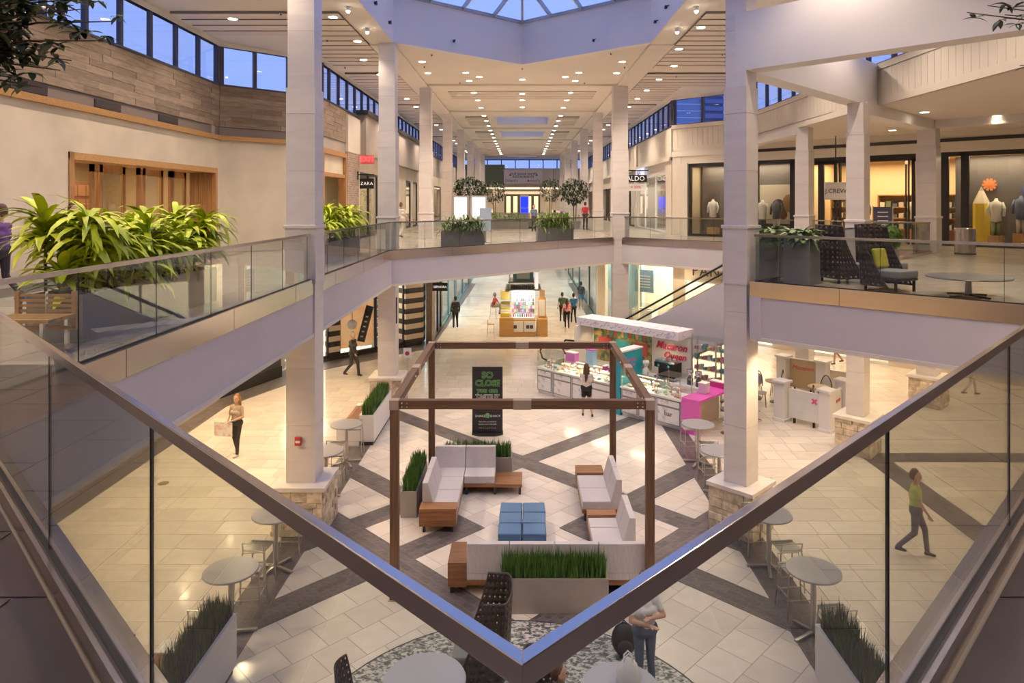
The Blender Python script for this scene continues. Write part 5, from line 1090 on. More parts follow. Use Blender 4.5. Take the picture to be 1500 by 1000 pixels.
cafe_chair('dark perforated dining chair left of the round pale table', -2.15, 9.05, R(80)); cafe_chair('dark perforated dining chair tucked at the front of the round pale table', -1.15, 8.35, R(200)); cafe_chair('dark perforated dining chair at the table with the carrier bag', 1.55, 8.35, R(200))
pbg = T('carrier_bag', 'white plastic carrier bag standing on the round table', 'bag', (1.38,8.98,.771)); m = MB().lathe([(.11,0),(.15,.02),(.16,.10),(.15,.18),(.12,.25),(.075,.31),(.03,.35)], 14)
m.v = [(v[0]*(1+.16*math.sin(5*math.atan2(v[1],v[0])+v[2]*20)), v[1]*.7, v[2]) for v in m.v]; m.build('bag_body', M('bag_film', (.80,.80,.83), .35), pbg, smooth=True)
for k in (-1,1): MB().tube([(-.06*k,.02*k,.28),(-.05*k,.03*k,.37),(.0,.03*k,.42),(.05*k,.03*k,.37),(.06*k,.02*k,.28)], .011, 6).build('bag_handle', MATS['bag_film'], pbg)
bpk = T('backpack', 'black backpack on the granite behind the woman in white shirt', 'bag', (1.58,10.7,.036)); MB().ball((0,0,.24), .2, 14, sq=(1,.7,1.25)).build('pack', C_(.03,.028,.03), bpk, smooth=True); MB().ball((0,-.12,.18), .12, 10, sq=(1,.5,1)).build('pocket', C_(.05,.045,.045), bpk, smooth=True); MB().tube([(-.05,0,.47),(0,0,.53),(.05,0,.47)], .012, 6).build('loop', black_metal, bpk)
for x, y in ((-1.38,8.62),(1.22,8.6)):
    t = T('phone', 'small dark phone lying on the pale table beside the perforated chair' if x < 0 else 'small dark phone lying on the table with the carrier bag', 'phone', (x,y,.771), .4); MB().box(-.04,.04,-.08,.08,0,.01).build('case', black_metal, t, bevel=.003); MB().box(-.035,.035,-.072,.072,.01,.011).build('glass', C_(.08,.08,.3), t)

# ---- upper level furniture and plants ---------------------------------------------------------
bnch = T('slatted_bench', 'oak slatted bench with steel feet against the lime plant box', 'bench', (-5.62, 8.15, ZU)); 
MB().box(-.36,-.31,-.03,.03,.27,.70).box(.31,.36,-.03,.03,.27,.70).box(-.36,.36,-.03,.03,.25,.29).build('back_frame', wood_orange, bnch)
for k in range(6): MB().box(-.31,.31,-.015,.015,.335+k*.06,.365+k*.06).build('slat', wood_orange, bnch)
MB().box(-.005,.005,-.02,.02,.28,.7).build('mid_rod', chrome, bnch)
for k in range(4): MB().box(-.36,.36,-.5+k*.12,-.4+k*.12,.40,.44).build('seat_slat', wood_orange, bnch)
for x in (-.26,.24):
    for y in (-.42,.0): MB().box(x-.02,x+.02,y-.02,y+.02,0,.4).build('leg', chrome, bnch)
def leaf_mesh(name, L, w, droop, mat, n_=5, fold=.25):
    m = MB(); vs = []; 
    for i in range(n_+1):
        t = i/n_; ww = w*math.sin(PI*min(.97,.12+.88*t))**.8*(1 if t < .98 else .1); a = droop*t; x = L*(math.sin(a)/droop if droop else t); z = -L*(1-math.cos(a))/droop if droop else 0
        vs += [(x,-ww/2,z+fold*ww*.5),(x,0,z),(x,ww/2,z+fold*ww*.5)]
    m.add(vs, [f for i in range(n_) for f in ((3*i,3*i+3,3*i+4,3*i+1),(3*i+1,3*i+4,3*i+5,3*i+2))]); return m.mesh(name, mat, True)
def leafmat(base, yaw, pitch, s, roll=0): return Matrix.Translation(base) @ Matrix.Rotation(yaw,4,'Z') @ Matrix.Rotation(-pitch,4,'Y') @ Matrix.Rotation(roll,4,'X') @ Matrix.Scale(s,4)
def leaves(parent, meshes, spots, keep, mat, name='leaf', stuff='leaf_mass'):
    """first `keep` leaves are parts, the rest one mass"""
    rest = MB()
    for i, mt in enumerate(spots):
        me = meshes[i % len(meshes)]
        if i < keep: o = link(name, me, parent); o.matrix_local = mt
        else: rest.add([mt @ v.co for v in me.vertices], [tuple(p.vertices) for p in me.polygons])
    if rest.v: tag(rest.build(stuff, mat, parent, smooth=True), kind='stuff')
lime = [leaf_mesh('leaf', .62, .105, 1.5, lime_leaf), leaf_mesh('leaf', .52, .11, 1.05, lime_leaf), leaf_mesh('leaf', .68, .095, 1.9, lime_leaf)]
def lime_plant(lab, x0, x1, y0, y1, zb, zt, n_, keep):
    t = T('lime_plant_box', lab, 'potted plant', (0,0,0)); planter_box(t, x0, x1, y0, y1, ZU, zb, planter_grey); sp = []; cr_ = []
    k = max(3, round((y1-y0)/.45))
    for i in range(k):
        for c in (0,1,2): cr_.append((x0+(x1-x0)*(.15+.35*c)+random.uniform(-.06,.06), y0+(y1-y0)*(i+.5)/k+random.uniform(-.08,.08), zb+(zt-zb)*random.uniform(.25,.78)))
    for c in cr_: MB().tube([(c[0],c[1],zb-.1),c], .018, 6).build('cane', bark, t)
    for i in range(n_):
        c = cr_[i % len(cr_)]; z = c[2]-random.uniform(0,.32)*(zt-zb); sp.append(leafmat((c[0],c[1],z), random.uniform(0,2*PI), random.uniform(.2,1.4), random.uniform(.8,1.2), random.uniform(-.3,.3)))
    leaves(t, lime, sp, keep, lime_leaf)
lime_plant('huge lime green plant in long grey box by the oak doorway', -6.15, -5.45, 8.55, 12.3, 5.9, 7.12, 1500, 300); lime_plant('smaller lime green plant in grey box near the brick pier', -6.2, -5.5, 19.2, 23.4, 5.9, 7.12, 950, 200)
strap = [leaf_mesh('leaf', .6, .05, 1.3, strap_leaf), leaf_mesh('leaf', .7, .045, 1.8, strap_leaf), leaf_mesh('leaf', .55, .05, .7, strap_leaf)]
def strap_box(lab, x, y, rz, L, n_, w=.6, h=.62):
    t = T('plant_box', lab, 'potted plant', (x,y,ZU), rz); planter_box(t, -L/2, L/2, -w/2, w/2, 0, h, planter_grey); sp = []
    for i in range(n_): sp.append(leafmat((random.uniform(-L/2+.1,L/2-.1), random.uniform(-w/2+.1,w/2-.1), h-.06+random.uniform(0,.45)), random.uniform(0,2*PI), random.uniform(.1,1.3), random.uniform(.7,1.15)))
    leaves(t, strap, sp, 120, strap_leaf)
strap_box('dark box of strap leaved green plants left of the seating gap in the far railing', -2.35, 27.2, PI/4*.15, 1.7, 420); strap_box('dark box of strap leaved green plants at the right of the far railing', 1.45, 30.8, PI/4*.15, 1.6, 380)
strap_box('distant low box of bright green plants by the blue screen', -.9, 45.0, 0, 2.6, 220, 1.0, .5); strap_box('distant low box of green plants by the right ficus tree', 1.75, 45.0, 0, 1.8, 200, 1.0, .5)
va = [leaf_mesh('leaf', .24, .13, .9, varieg_leaf, 4), leaf_mesh('leaf', .20, .12, 1.3, varieg_leaf, 4)]
for lab, x, y in (('tall grey planter with variegated leaves next to the marble column', 5.72, 15.75), ('tall grey planter with trailing variegated leaves beside the perforated chairs', 6.02, 14.85)):
    t = T('tall_planter', lab, 'potted plant', (x,y,ZU), PI/4); planter_box(t, -.28, .28, -.28, .28, 0, 1.02, planter_grey); sp = []
    for i in range(170): a = random.uniform(0,2*PI); r_ = random.uniform(0,.38); sp.append(leafmat((r_*math.cos(a), r_*math.sin(a), 1.0+random.uniform(0,.14)-(.22*random.random() if r_ > .30 else 0)), a+random.uniform(-.6,.6), random.uniform(-.2,.9), random.uniform(.7,1.2)))
    leaves(t, va, sp, 170, varieg_leaf)
ball = T('ball_shrub', 'clipped green ball shrub in a dark pot behind the perforated chairs', 'potted plant', (8.95,16.9,ZU)); MB().lathe([(.22,0),(.28,.6),(.26,.62)], 18).build('pot', planter_grey, ball); m = MB()
for i in range(1500):
    v = Vector((random.gauss(0,1),random.gauss(0,1),random.gauss(0,1))).normalized(); p = v*random.uniform(.28,.36)+Vector((0,0,.88)); e = v.orthogonal().normalized()*.03; f = v.cross(e).normalized()*.022; m.add([p-e,p+f,p+e,p-f], [(0,1,2,3)])
tag(m.build('foliage', grass_g, ball), kind='stuff'); MB().ball((0,0,.88), .29, 14).build('leaf_core', grass_d, ball)
bin_ = T('waste_bin', 'round brushed steel waste bin beside the corner column', 'bin', (14.9,23.2,ZU)); MB().lathe([(.31,0),(.31,.86),(.29,.88)], 28).build('drum', steel, bin_, smooth=False); MB().lathe([(.315,.0),(.315,.05)], 28).build('foot_band', dark_bronze, bin_); MB().lathe([(.2,.88),(.2,.885)], 20).build('opening', black_metal, bin_)
# ficus trees in the far corridor
fic = leaf_mesh('leaf', .22, .10, .6, ficus_leaf, 3)
def ficus(lab, x, y, zc, rx, rzz, n_, keep=0, trunk=3):
    t = T('ficus_tree', lab, 'tree', (x,y,ZU)); MB().lathe([(.35,0),(.42,.5),(.40,.52)], 16).build('pot', planter_grey, t)
    for k in range(trunk): a = k*2.1; MB().tube([(.08*math.cos(a),.08*math.sin(a),.4),(.14*math.cos(a),.14*math.sin(a),zc-ZU-rzz*.6),(.4*math.cos(a),.4*math.sin(a),zc-ZU)], [.035,.03,.015], 6).build('trunk', bark, t)
    sp = []
    for i in range(n_):
        v = Vector((random.gauss(0,1),random.gauss(0,1),random.gauss(0,1))).normalized()*random.uniform(.45,1)**.5; sp.append(leafmat((v.x*rx, v.y*rx, zc-ZU+v.z*rzz), random.uniform(0,2*PI), random.uniform(-.8,.8), random.uniform(.8,1.3)))
    leaves(t, [fic], sp, keep, ficus_leaf)
ficus('round ficus tree behind the lit directory panels', -3.45, 44.9, 7.95, 1.15, .75, 900); ficus('round ficus tree standing right of the blue screen', 3.4, 45, 7.75, .95, .85, 900); ficus('smaller ficus tree beyond the lit directory', -2.5, 61, 8.0, 1.1, 1.0, 600); ficus('smaller ficus tree further along on the shoe shop side', 2.5, 61, 8.1, 1.0, 1.1, 600)
# branches of the two trees beside the camera
big = [leaf_mesh('leaf', .115, .05, .5, ficus_leaf, 3), leaf_mesh('leaf', .10, .046, .9, ficus_leaf, 3)]
def gallery_tree(lab, base, tips, n_, keep):
    t = T('gallery_tree', lab, 'tree', (base[0],base[1],ZU)); MB().lathe([(.32,0),(.40,.55),(.38,.58)], 20).build('pot', planter_grey, t)
    MB().tube([(0,0,.5),(.05,.03,1.6),(0,.05,2.6),(-.1,0,3.6)], [.07,.06,.05,.03], 8).build('trunk', bark, t); sp = []
    for tip in tips:
        d = Vector(tip)-Vector((base[0],base[1],ZU)); s0 = Vector((0,0,2.2+.25*random.random())); mid = s0.lerp(d,.5)+Vector((0,0,.25)); pts = [s0, s0.lerp(mid,.6), mid, mid.lerp(d,.55)+Vector((0,0,.06)), d]
        MB().tube(pts, [.022,.018,.014,.009,.004], 5).build('branch', bark, t)
        for k in range(n_):
            q = .72+.28*random.random(); seg = min(3, int(q*4)); c = pts[seg].lerp(pts[seg+1], q*4-seg); c = c+Vector((random.gauss(0,1),random.gauss(0,1),random.gauss(0,.8)))*.055; ya = random.uniform(0,2*PI)
            for r in range(5): sp.append(leafmat(c, ya+r*PI*.4+random.uniform(-.4,.4), random.uniform(-.6,.7), random.uniform(.8,1.25)))
    random.shuffle(sp); leaves(t, big, sp, keep, ficus_leaf)
rt = random.Random(11); tips = [(-3.40,5.6,8.36),(-3.34,5.65,8.53),(-3.66,5.6,8.2),(-3.9,5.6,7.98),(-3.75,5.6,8.12),(-4.15,5.6,8.06),(-3.55,5.6,8.62)]
while len(tips) < 62:
    p = (rt.uniform(-4.9,-3.55), rt.uniform(5.2,6.0), rt.uniform(8.1,9.2))
    if p[2] > 8.12+1.25*max(0, p[0]+4.05): tips.append(p)
gallery_tree('leafy tree branches hanging over the railing before the board clad wall', (-5.9,5.3), tips, 7, 300)
gallery_tree('sparse tree branches reaching in front of the big white beam', (7.6,6.2), [(3.87,6.0,8.70),(4.2,6.0,8.68),(4.05,6.0,8.76),(4.42,6.05,8.8),(4.33,6.0,8.24),(4.6,6.1,8.95)], 3, 120)
# directory pylons
for i, (x, lab) in enumerate(((-3.78,'lit white directory panel at the left, by the ficus tree'), (-2.66,'lit white directory panel right of its twin under the ficus tree'))):
    t = T('directory_pylon', lab, 'directory', (x,42.2,ZU), R(-14 if i == 0 else 8)); MB().box(-.5,.5,0,.25,0,2.15).build('cabinet', C_(.5,.48,.48), t); MB().box(-.4,.4,-.012,0,.15,2.05).build('lit_face', M('directory_face', (.9,.93,1), .4, emit=.55), t)
    for k in range(3): MB().box(-.25+.2*k,-.12+.2*k,-.02,-.012,.5+.1*k,.7+.15*k).build('print', C_(.4,.45,.5), t)
fd = T('info_board', 'small blue and white price board beside the far left plant box', 'sign', (-1.6, 30.0, ZU)); MB().box(-.25,.25,0,.05,.5,1.5).build('board', C_(.55,.70,.85), fd); MB().box(-.04,.04,0,.05,0,.5).build('post', alu, fd); MB().box(-.2,.2,0,.25,0,.02).build('foot', alu, fd)
# escalator of the far void and bridge rail
vr = T('void_railing', 'distant glass railing around the corridor opening beyond the plant boxes', 'railing', (0,0,ZU))
for a, b in (((-3.1,46),(3.1,46)), ((3.1,46),(3.1,74)), ((-3.1,74),(-3.1,46))):
    MB().seg(a,b,.012,.1,1.0,0).build('glass_pane', g_rail, vr); MB().seg(a,b,.06,1.0,1.05,0).build('handrail', steel, vr); MB().seg(a,b,.12,-.9,.1,0).build('curb', curb_steel, vr)
# ---- recessed downlights -------------------------------------------------------------
trim_me = MB().lathe([(.155,-.012),(.165,0),(.12,.0)], 18).mesh('trim_ring', white_plastic); disc_me = MB().lathe([(.125,-.017),(.125,-.010)], 18).mesh('lens', lamp_w)
trim_s = MB().lathe([(.085,-.01),(.09,0),(.07,.0)], 14).mesh('trim_ring', white_plastic); disc_s = MB().lathe([(.07,-.014),(.07,-.008)], 14).mesh('lens', lamp_n)
def cz(x, y):
    for r in (33.2, 42.7, 52.2, 61.7, 71.2, 80.7):
        if abs(x) < 4.4 and abs(y-r) < .8: return ZC-.092
    if 4.45 < abs(x) < 5.3: return ZC-.102 if y > 24 else ZC-.052
    for p in pk:
        if min(a[0] for a in p)-.1 < x < max(a[0] for a in p)+.1 and min(a[1] for a in p)-.1 < y < max(a[1] for a in p)+.1: return ZC-.071
    return ZC-.002
def downlight(x, y, z, label, group, watts, big=True, col=(1,.80,.61), angle=125):
    if z > 12: z = cz(x, y)
    t = T('downlight', label, 'downlight', (x,y,z), 0, group); link('trim_ring', trim_me if big else trim_s, t); link('lens', disc_me if big else disc_s, t)
    if watts: spot(t, (0,0,-.06), watts, col, angle, .7, .10)
for s in (-1,1):
    side = 'plaster wall side' if s < 0 else 'beam side'
    for i in range(14):
        y = -4+i*3.05+(1.2 if s > 0 else 0)
        if y < 35: downlight(s*5.6 if y < 26 else s*6.1, y, ZC-.05, 'round downlight between ceiling planks beside the skylight, '+side, 'plank ceiling downlights by the skylight, '+side, K_CEIL)
    for i in range(10):
        y = -5+i*3.2
        if y < (22 if s < 0 else 32): downlight(s*8.65, y, ZC-.05, 'round downlight in the planks near the clerestory windows, '+side, 'plank ceiling downlights by the windows, '+side, K_CEIL)
    for i in range(15): downlight(s*6.1, 36.5+i*3.1, ZC-.05, 'small looking downlight over the corridor side aisle, '+side, 'corridor aisle downlights, '+side, K_CEIL*2 if i % 2 == 0 else 0)
    for i in range(18): downlight(s*2.42, 28.5+i*3.0+(1 if i == 0 else 0), ZC-.10 if i > 2 else ZC-.01, 'downlight in the twin rows along the corridor ceiling, '+side, 'twin corridor downlights, '+side, K_CEIL*1.6 if i % 2 == 0 else 0)
    for x, y in ((3.95,27.2),(4.05,29.6),(1.9,30.5)): downlight(s*x, y, ZC-.01, 'downlight in the smooth ceiling past the skylight corner, '+side, 'smooth ceiling downlights, '+side, K_CEIL)
for i, y in enumerate((31.2, 34.8, 37.0, 40.2)): downlight(0, y, ZC-.05, 'downlight on the centre line of the smooth ceiling', 'centre line downlights', K_CEIL)
for s in (-1,1):
    for i, y in enumerate((16.8, 19.4, 21.8)):
        t = T('spot_lamp', 'bright spot lamp on the soffit edge of the skylight, %s' % ('plaster wall side' if s < 0 else 'beam side'), 'spotlight', (s*4.9,y,ZC-.05), 0, 'skylight edge spots'); MB().lathe([(.05,-.14),(.07,-.02),(.07,0)], 12).build('can', white_plastic, t); MB().ball((0,0,-.13), .055, 10).build('bulb', M('bulb', (1,.9,.75), .5, emit=40), t); spot(t, (0,0,-.22), K_CEIL*.5, (1,.82,.60), 110, .6, .06)
for x, y in ((11.9,22),(12.6,21.6),(15.5,22.5),(13,17),(16.5,17),(12,12),(16,11),(20,18),(12.2,29.8),(14.5,27.0),(17.0,24.5),(13.5,7),(19,7),(13,1),(19,1)):
    downlight(x, y, 9.87, 'downlight in the flat gallery ceiling before the clothes shops', 'gallery ceiling downlights', K_CEIL*.55, col=(1,.72,.42))
# under the deck
for x0, x1, y0, y1, g in ((-9.6,-5.6,1,28,'plaster wall side'), (5.6,21,2,20,'cafe side'), (10,21,20,30,'cafe corner'), (-3.4,3.4,35,45,'corridor'), (-3.6,-2,48,72,'corridor far'), (4.9,9,33,38,'jewellery side'), (-4,4,76,98,'corridor end')):
    y = y0
    while y <= y1:
        x = x0
        while x <= x1:
            inside = False
            if g == 'cafe side' and (x+y < 19.9 and y > 1.2+x-.6) : inside = True
            if g in ('cafe side','cafe corner') and (y > x+9 and x+y < 37.8): inside = True
            if not inside: downlight(x, y, ZF-.025, 'small downlight under the upper deck, '+g, 'deck soffit downlights, '+g, K_SOFFIT*(1.5 if g == 'plaster wall side' else 1), False, (1,.74,.44) if g not in ('corridor far','corridor end') else (.9,.95,1), 140)
            x += 2.9
        y += 3.1
for x, y in ((-6,-3),(0,-4),(6,-3)): downlight(x, y, ZC-.05, 'downlight over the walkway behind the sharp railing corner', 'walkway downlights', K_CEIL*.12)
# small ceiling sprinklers and detectors
for i, (x, y) in enumerate(((-3.4,25.9),(3.3,25.7),(0,28.6),(-4.0,28.2),(4.2,28.3),(-2.9,32),(2.9,32),(-7,20),(-6.6,23.3),(-7.2,28),(7,22),(7.4,25.5),(6.7,30))):
    t = T('sprinkler', 'tiny dark sprinkler head in the main ceiling', 'sprinkler', (x,y,cz(x,y)), 0, 'ceiling sprinklers'); MB().lathe([(.045,-.01),(.05,0)], 10).build('escutcheon', alu, t); MB().lathe([(.02,-.06),(.03,-.055),(.012,-.01)], 8).build('head', dark_bronze, t)
for i, (x, y) in enumerate(((-4.35,20.5),(-4.35,22.7),(4.35,20.9),(4.35,22.6),(-2.5,25.3),(2.6,25.2))):
    t = T('camera_bracket', 'small black camera bracket on the skylight well wall', 'camera', (x,y,12.95), 0, 'brackets on the skylight well'); MB().box(-.04,.04,-.10,.04,-.04,.04).build('body', black_metal, t); MB().tube([(0,-.08,0),(.06,-.16,.02)], .02, 6).build('arm', black_metal, t)
# ---- people ---------------------------------------------------------------------------
def capsule(mb, p, q, r0, r1, n=10):
    p, q = Vector(p), Vector(q); d = q-p; L = d.length; d = d/L if L > 1e-6 else Vector((0,0,1)); x = d.orthogonal().normalized(); y = d.cross(x); rings = []
    for k in range(4): a = -PI/2+PI/2*k/4+.15; rings.append((p+d*(r0*math.sin(a)), r0*math.cos(a)))
    rings.append((p, r0)); rings.append((q, r1))
    for k in range(1,5): a = PI/2*k/4-.15; rings.append((q+d*(r1*math.sin(a)), r1*math.cos(a)))
    vs = [c+(x*math.cos(2*PI*j/n)+y*math.sin(2*PI*j/n))*max(r,.002) for c, r in rings for j in range(n)]; k = len(rings)
    mb.add(vs, [(i*n+j,i*n+(j+1)%n,(i+1)*n+(j+1)%n,(i+1)*n+j) for i in range(k-1) for j in range(n)]+[tuple(range(n-1,-1,-1)), tuple(range((k-1)*n,k*n))])
SKIN = M('skin', (.62,.38,.26), .5, var=.06); SKIN2 = M('skin_tan', (.48,.27,.17), .5, var=.06)
def melt(caps, mats, vox, name, parent):
    """union of tapered capsules remeshed into one continuous surface; faces take the nearest capsule's material"""
    mb = MB()
    for c in caps: capsule(mb, *c[:4])
    o = mb.build(name, mats[0], parent); r = o.modifiers.new('r','REMESH'); r.mode = 'VOXEL'; r.voxel_size = vox; sm = o.modifiers.new('s','SMOOTH'); sm.factor = .5; sm.iterations = 3
    dg = bpy.context.evaluated_depsgraph_get(); me = bpy.data.meshes.new_from_object(o.evaluated_get(dg)); o.modifiers.clear(); old = o.data; o.data = me; bpy.data.meshes.remove(old)
    me.materials.clear()
    for m in mats: me.materials.append(m)
    nf = len(me.polygons); P = np.empty(nf*3, dtype=np.float32); me.polygons.foreach_get('center', P); P = P.reshape(-1,3); best = np.full(nf, 9.0); idx = np.zeros(nf, dtype=np.int32)
    for c in caps:
        a, b = np.array(c[0]), np.array(c[1]); d = b-a; l2 = max(1e-9, float(d@d)); t = np.clip((P-a)@d/l2, 0, 1); s_ = np.linalg.norm(P-(a+t[:,None]*d), axis=1)-(c[2]+(c[3]-c[2])*t)
        k = s_ < best; best[k] = s_[k]; idx[k] = c[4]
    idx = idx.tolist()
    me.polygons.foreach_set('material_index', idx); me.polygons.foreach_set('use_smooth', [True]*len(idx)); return o
POSE = {   # knee, ankle offsets and elbow, wrist for right(+1) and left(-1); y negative is forward
 'stand': dict(legs=[((.10,-.01,.50),(.11,.02,.09)),((-.10,-.01,.50),(-.11,.02,.09))], arms=[((.24,.02,1.15),(.25,-.05,.90)),((-.24,.02,1.15),(-.25,-.05,.90))]),
 'walk': dict(legs=[((.09,-.16,.53),(.09,-.20,.10)),((-.09,.02,.50),(-.09,.32,.16))], arms=[((.24,.10,1.16),(.25,.08,.92)),((-.24,-.08,1.16),(-.25,-.22,.97))]),
 'cross': dict(legs=[((.09,.0,.50),(.13,.02,.09)),((-.10,-.04,.50),(-.07,.0,.09))], arms=[((.25,-.10,1.16),(.02,-.19,1.20)),((-.25,-.08,1.14),(-.04,-.225,1.12))]),
 'hold': dict(legs=[((.09,-.06,.50),(.09,-.08,.09)),((-.09,.0,.50),(-.09,.12,.10))], arms=[((.25,-.02,1.14),(.10,-.24,1.08)),((-.25,-.02,1.14),(-.10,-.24,1.06))]),
 'lean': dict(legs=[((.10,-.02,.50),(.12,.0,.09)),((-.08,-.06,.52),(-.20,.10,.09))], arms=[((.20,-.16,1.16),(.14,-.36,1.12)),((-.22,-.12,1.14),(-.10,-.34,1.10))]),
 'sit': dict(legs=[((.11,-.44,.80),(.11,-.36,.38)),((-.11,-.42,.80),(-.13,-.50,.40))], arms=[((.24,-.18,1.10),(.12,-.42,1.00)),((-.24,-.18,1.10),(-.10,-.42,1.02))]),
 'chair': dict(legs=[((.11,-.44,.50),(.11,-.42,.09)),((-.11,-.42,.50),(-.13,-.46,.09))], arms=[((.24,-.16,.80),(.12,-.40,.74)),((-.24,-.16,.80),(-.10,-.40,.74))]),
}
def person(label, x, y, z, rz, pose, top, bottom, hair=(.06,.035,.02), skin=SKIN, shoe=(.03,.03,.03), sleeve='short', legs='long', long_hair=False, h=1.0, vox=.016, tail=0, bust=0, group=None):
    t = T('person', label, 'person', (x,y,z), rz, group); P = POSE[pose]; sit = {'sit': -.13, 'chair': -.42}.get(pose, 0); ly = -.10 if pose == 'sit' else 0
    S_, TOP, BOT, SH, HR = range(5); mats = [skin, C_(*top, .75), C_(*bottom, .75), C_(*shoe, .5), C_(*hair, .55)]; caps = []; bk = 1.16 if sleeve == 'long' else 1.04; A = lambda p, q, a, b, m: caps.append(tuple([tuple(c*h for c in p), tuple(c*h for c in q), a*h*(bk if m in (TOP,BOT) else 1), b*h*(bk if m in (TOP,BOT) else 1), m]))
    o = lambda v: (v[0], v[1]+(ly if v[2] > 1.15 else 0), v[2]+sit)
    A(o((-.07,.0,.95)), o((.07,.0,.95)), .125, .125, BOT); A(o((-.05,.0,1.08)), o((.05,.0,1.08)), .105, .105, TOP); A(o((-.08,0,1.22)), o((.08,0,1.22)), .115, .115, TOP); A(o((-.11,.01,1.36)), o((.11,.01,1.36)), .085, .085, TOP); A(o((0,0,1.02)), o((0,0,1.32)), .115, .11, TOP)
    if bust: A(o((-.07,-.08,1.25)), o((.07,-.08,1.25)), .065, .065, TOP)
    A(o((0,.01,1.42)), o((0,-.01,1.54)), .052, .050, S_); A(o((0,-.015,1.60)), o((0,-.01,1.66)), .078, .085, S_); A(o((0,-.045,1.55)), o((0,-.035,1.60)), .048, .062, S_); A(o((0,-.105,1.59)), o((0,-.09,1.62)), .013, .010, S_)
    for e in (-1,1): A(o((e*.085,0,1.60)), o((e*.086,.01,1.63)), .014, .016, S_)
    for i, s in enumerate((1,-1)):
        k, a = P['legs'][i]; hip = o((s*.09,0,.92)); cm = BOT if legs == 'long' else S_
        A(hip, k, .088, .060, BOT); 
        if legs == 'short': km = tuple(hip[j]+(k[j]-hip[j])*.55 for j in range(3)); caps.pop(); A(hip, km, .09, .078, BOT); A(km, k, .07, .055, S_)
        A(k, a, .056, .036 if legs == 'short' else .046, cm); A((a[0],a[1]+.02,a[2]-.045), (a[0]*1.05,a[1]-.13,a[2]-.055), .038, .032, SH); A(a, (a[0],a[1]+.02,a[2]-.045), .036, .040, SH)
        e, w = P['arms'][i]; sh = o((s*.175,.01,1.385)); e = (e[0],e[1]+ly,e[2]+(0 if pose in ('chair',) else sit)); w = (w[0],w[1]+ly,w[2]+(0 if pose in ('chair',) else sit))
        m1 = tuple(sh[j]+(e[j]-sh[j])*.6 for j in range(3)); A(sh, m1, .056, .048, TOP if sleeve != 'none' else S_); A(m1, e, .044, .038, TOP if sleeve == 'long' else S_); A(e, w, .038, .028, TOP if sleeve == 'long' else S_)
        d = (Vector(w)-Vector(e)).normalized(); d = (d+Vector((0,0,-.25))).normalized() if pose in ('stand','walk') else d; wv = Vector(w); pm = wv+d*.075; A(tuple(wv), tuple(pm), .026, .030, S_)
        side = d.cross(Vector((0,0,1))); side = side.normalized() if side.length > .1 else Vector((0,1,0)); side = d.cross(side).normalized() if pose in ('stand','walk') else side
        for f in range(4): q0 = pm+side*((f-1.5)*.019); l = (.062,.072,.068,.052)[f]; q1 = q0+d*l*.55+Vector((0,-.006,0)); A(tuple(q0), tuple(q1), .0105, .0095, S_); A(tuple(q1), tuple(q1+(d+Vector((-s*.35,0,-.2))).normalized()*l*.5), .0095, .008, S_)
        th = wv+d*.03+side*.028; A(tuple(th), tuple(th+(d+side*.8).normalized()*.055), .012, .010, S_)
    b = melt(caps, mats, vox*h, 'body', t)
    hc = [(tuple(c*h for c in o((0,.015,1.65))), tuple(c*h for c in o((0,.02,1.70))), .088*h, .082*h, 0), (tuple(c*h for c in o((0,.05,1.60))), tuple(c*h for c in o((0,.045,1.66))), .070*h, .078*h, 0)]
    if long_hair:
        for e in (-1,1): hc.append((tuple(c*h for c in o((e*.065,.03,1.64))), tuple(c*h for c in o((e*.085,.05,1.40))), .045*h, .03*h, 0))
        hc.append((tuple(c*h for c in o((0,.07,1.62))), tuple(c*h for c in o((0,.12,1.30))), .075*h, .05*h, 0)); hc.append((tuple(c*h for c in o((0,.11,1.34))), tuple(c*h for c in o((.02,.13,1.18))), .06*h, .025*h, 0))
    melt(hc, [mats[4]], vox*h*.9, 'hair', t)
    m = MB()
    for e in (-1,1): m.ball(tuple(c*h for c in o((e*.032,-.094,1.635))), .010*h, 6)
    m.build('eyes', C_(.05,.03,.03), t); MB().ball(tuple(c*h for c in o((0,-.098,1.562))), .016*h, 8, sq=(1.2,.5,.35)).build('mouth', C_(.42,.14,.13), t)
    return t
w1 = person('woman with long hair and white shirt, arms crossed, beside the carrier bag table', 1.75, 9.85, .036, R(14), 'cross', (.82,.82,.85), (.11,.15,.24), (.10,.055,.03), shoe=(.05,.05,.05), long_hair=True, vox=.011, bust=1, h=.98)
w2 = person('woman in patterned vest and black trousers carrying a white board on the bright floor', -7.95, 19.2, .002, R(-22), 'hold', (.45,.36,.28), (.025,.022,.022), (.30,.13,.05), shoe=(.7,.65,.6), long_hair=True, vox=.013, bust=1, h=.97)
cb = T('white_board', 'white printed board held by the woman on the bright floor', 'board', (-8.22, 18.95, .80), R(-10)); MB().box(-.27,.27,-.01,.012,-.18,.20).build('sheet', M('board_print', (.85,.80,.78), .5, col2=(.75,.55,.52), scale=7, ramp=(.44,.52)), cb); MB().box(-.28,.28,-.014,-.008,.19,.21).build('edge_strip', white_plastic, cb)
person('man in dark suit striding past the orange poster', -6.85, 27.9, .002, R(75), 'walk', (.06,.055,.05), (.05,.045,.04), (.45,.42,.40), sleeve='long', h=1.03)
person('woman with very long hair, black shorts and pale top at the pastry counter', 2.12, 22.75, .002, R(172), 'lean', (.72,.64,.56), (.012,.012,.014), (.10,.045,.025), shoe=(.06,.05,.05), legs='short', long_hair=True, h=.98, sleeve='short')
person('man in dark green shirt walking away down the lower corridor', 2.35, 40.5, .002, R(180), 'walk', (.05,.10,.07), (.03,.03,.035), (.03,.02,.015), SKIN2)
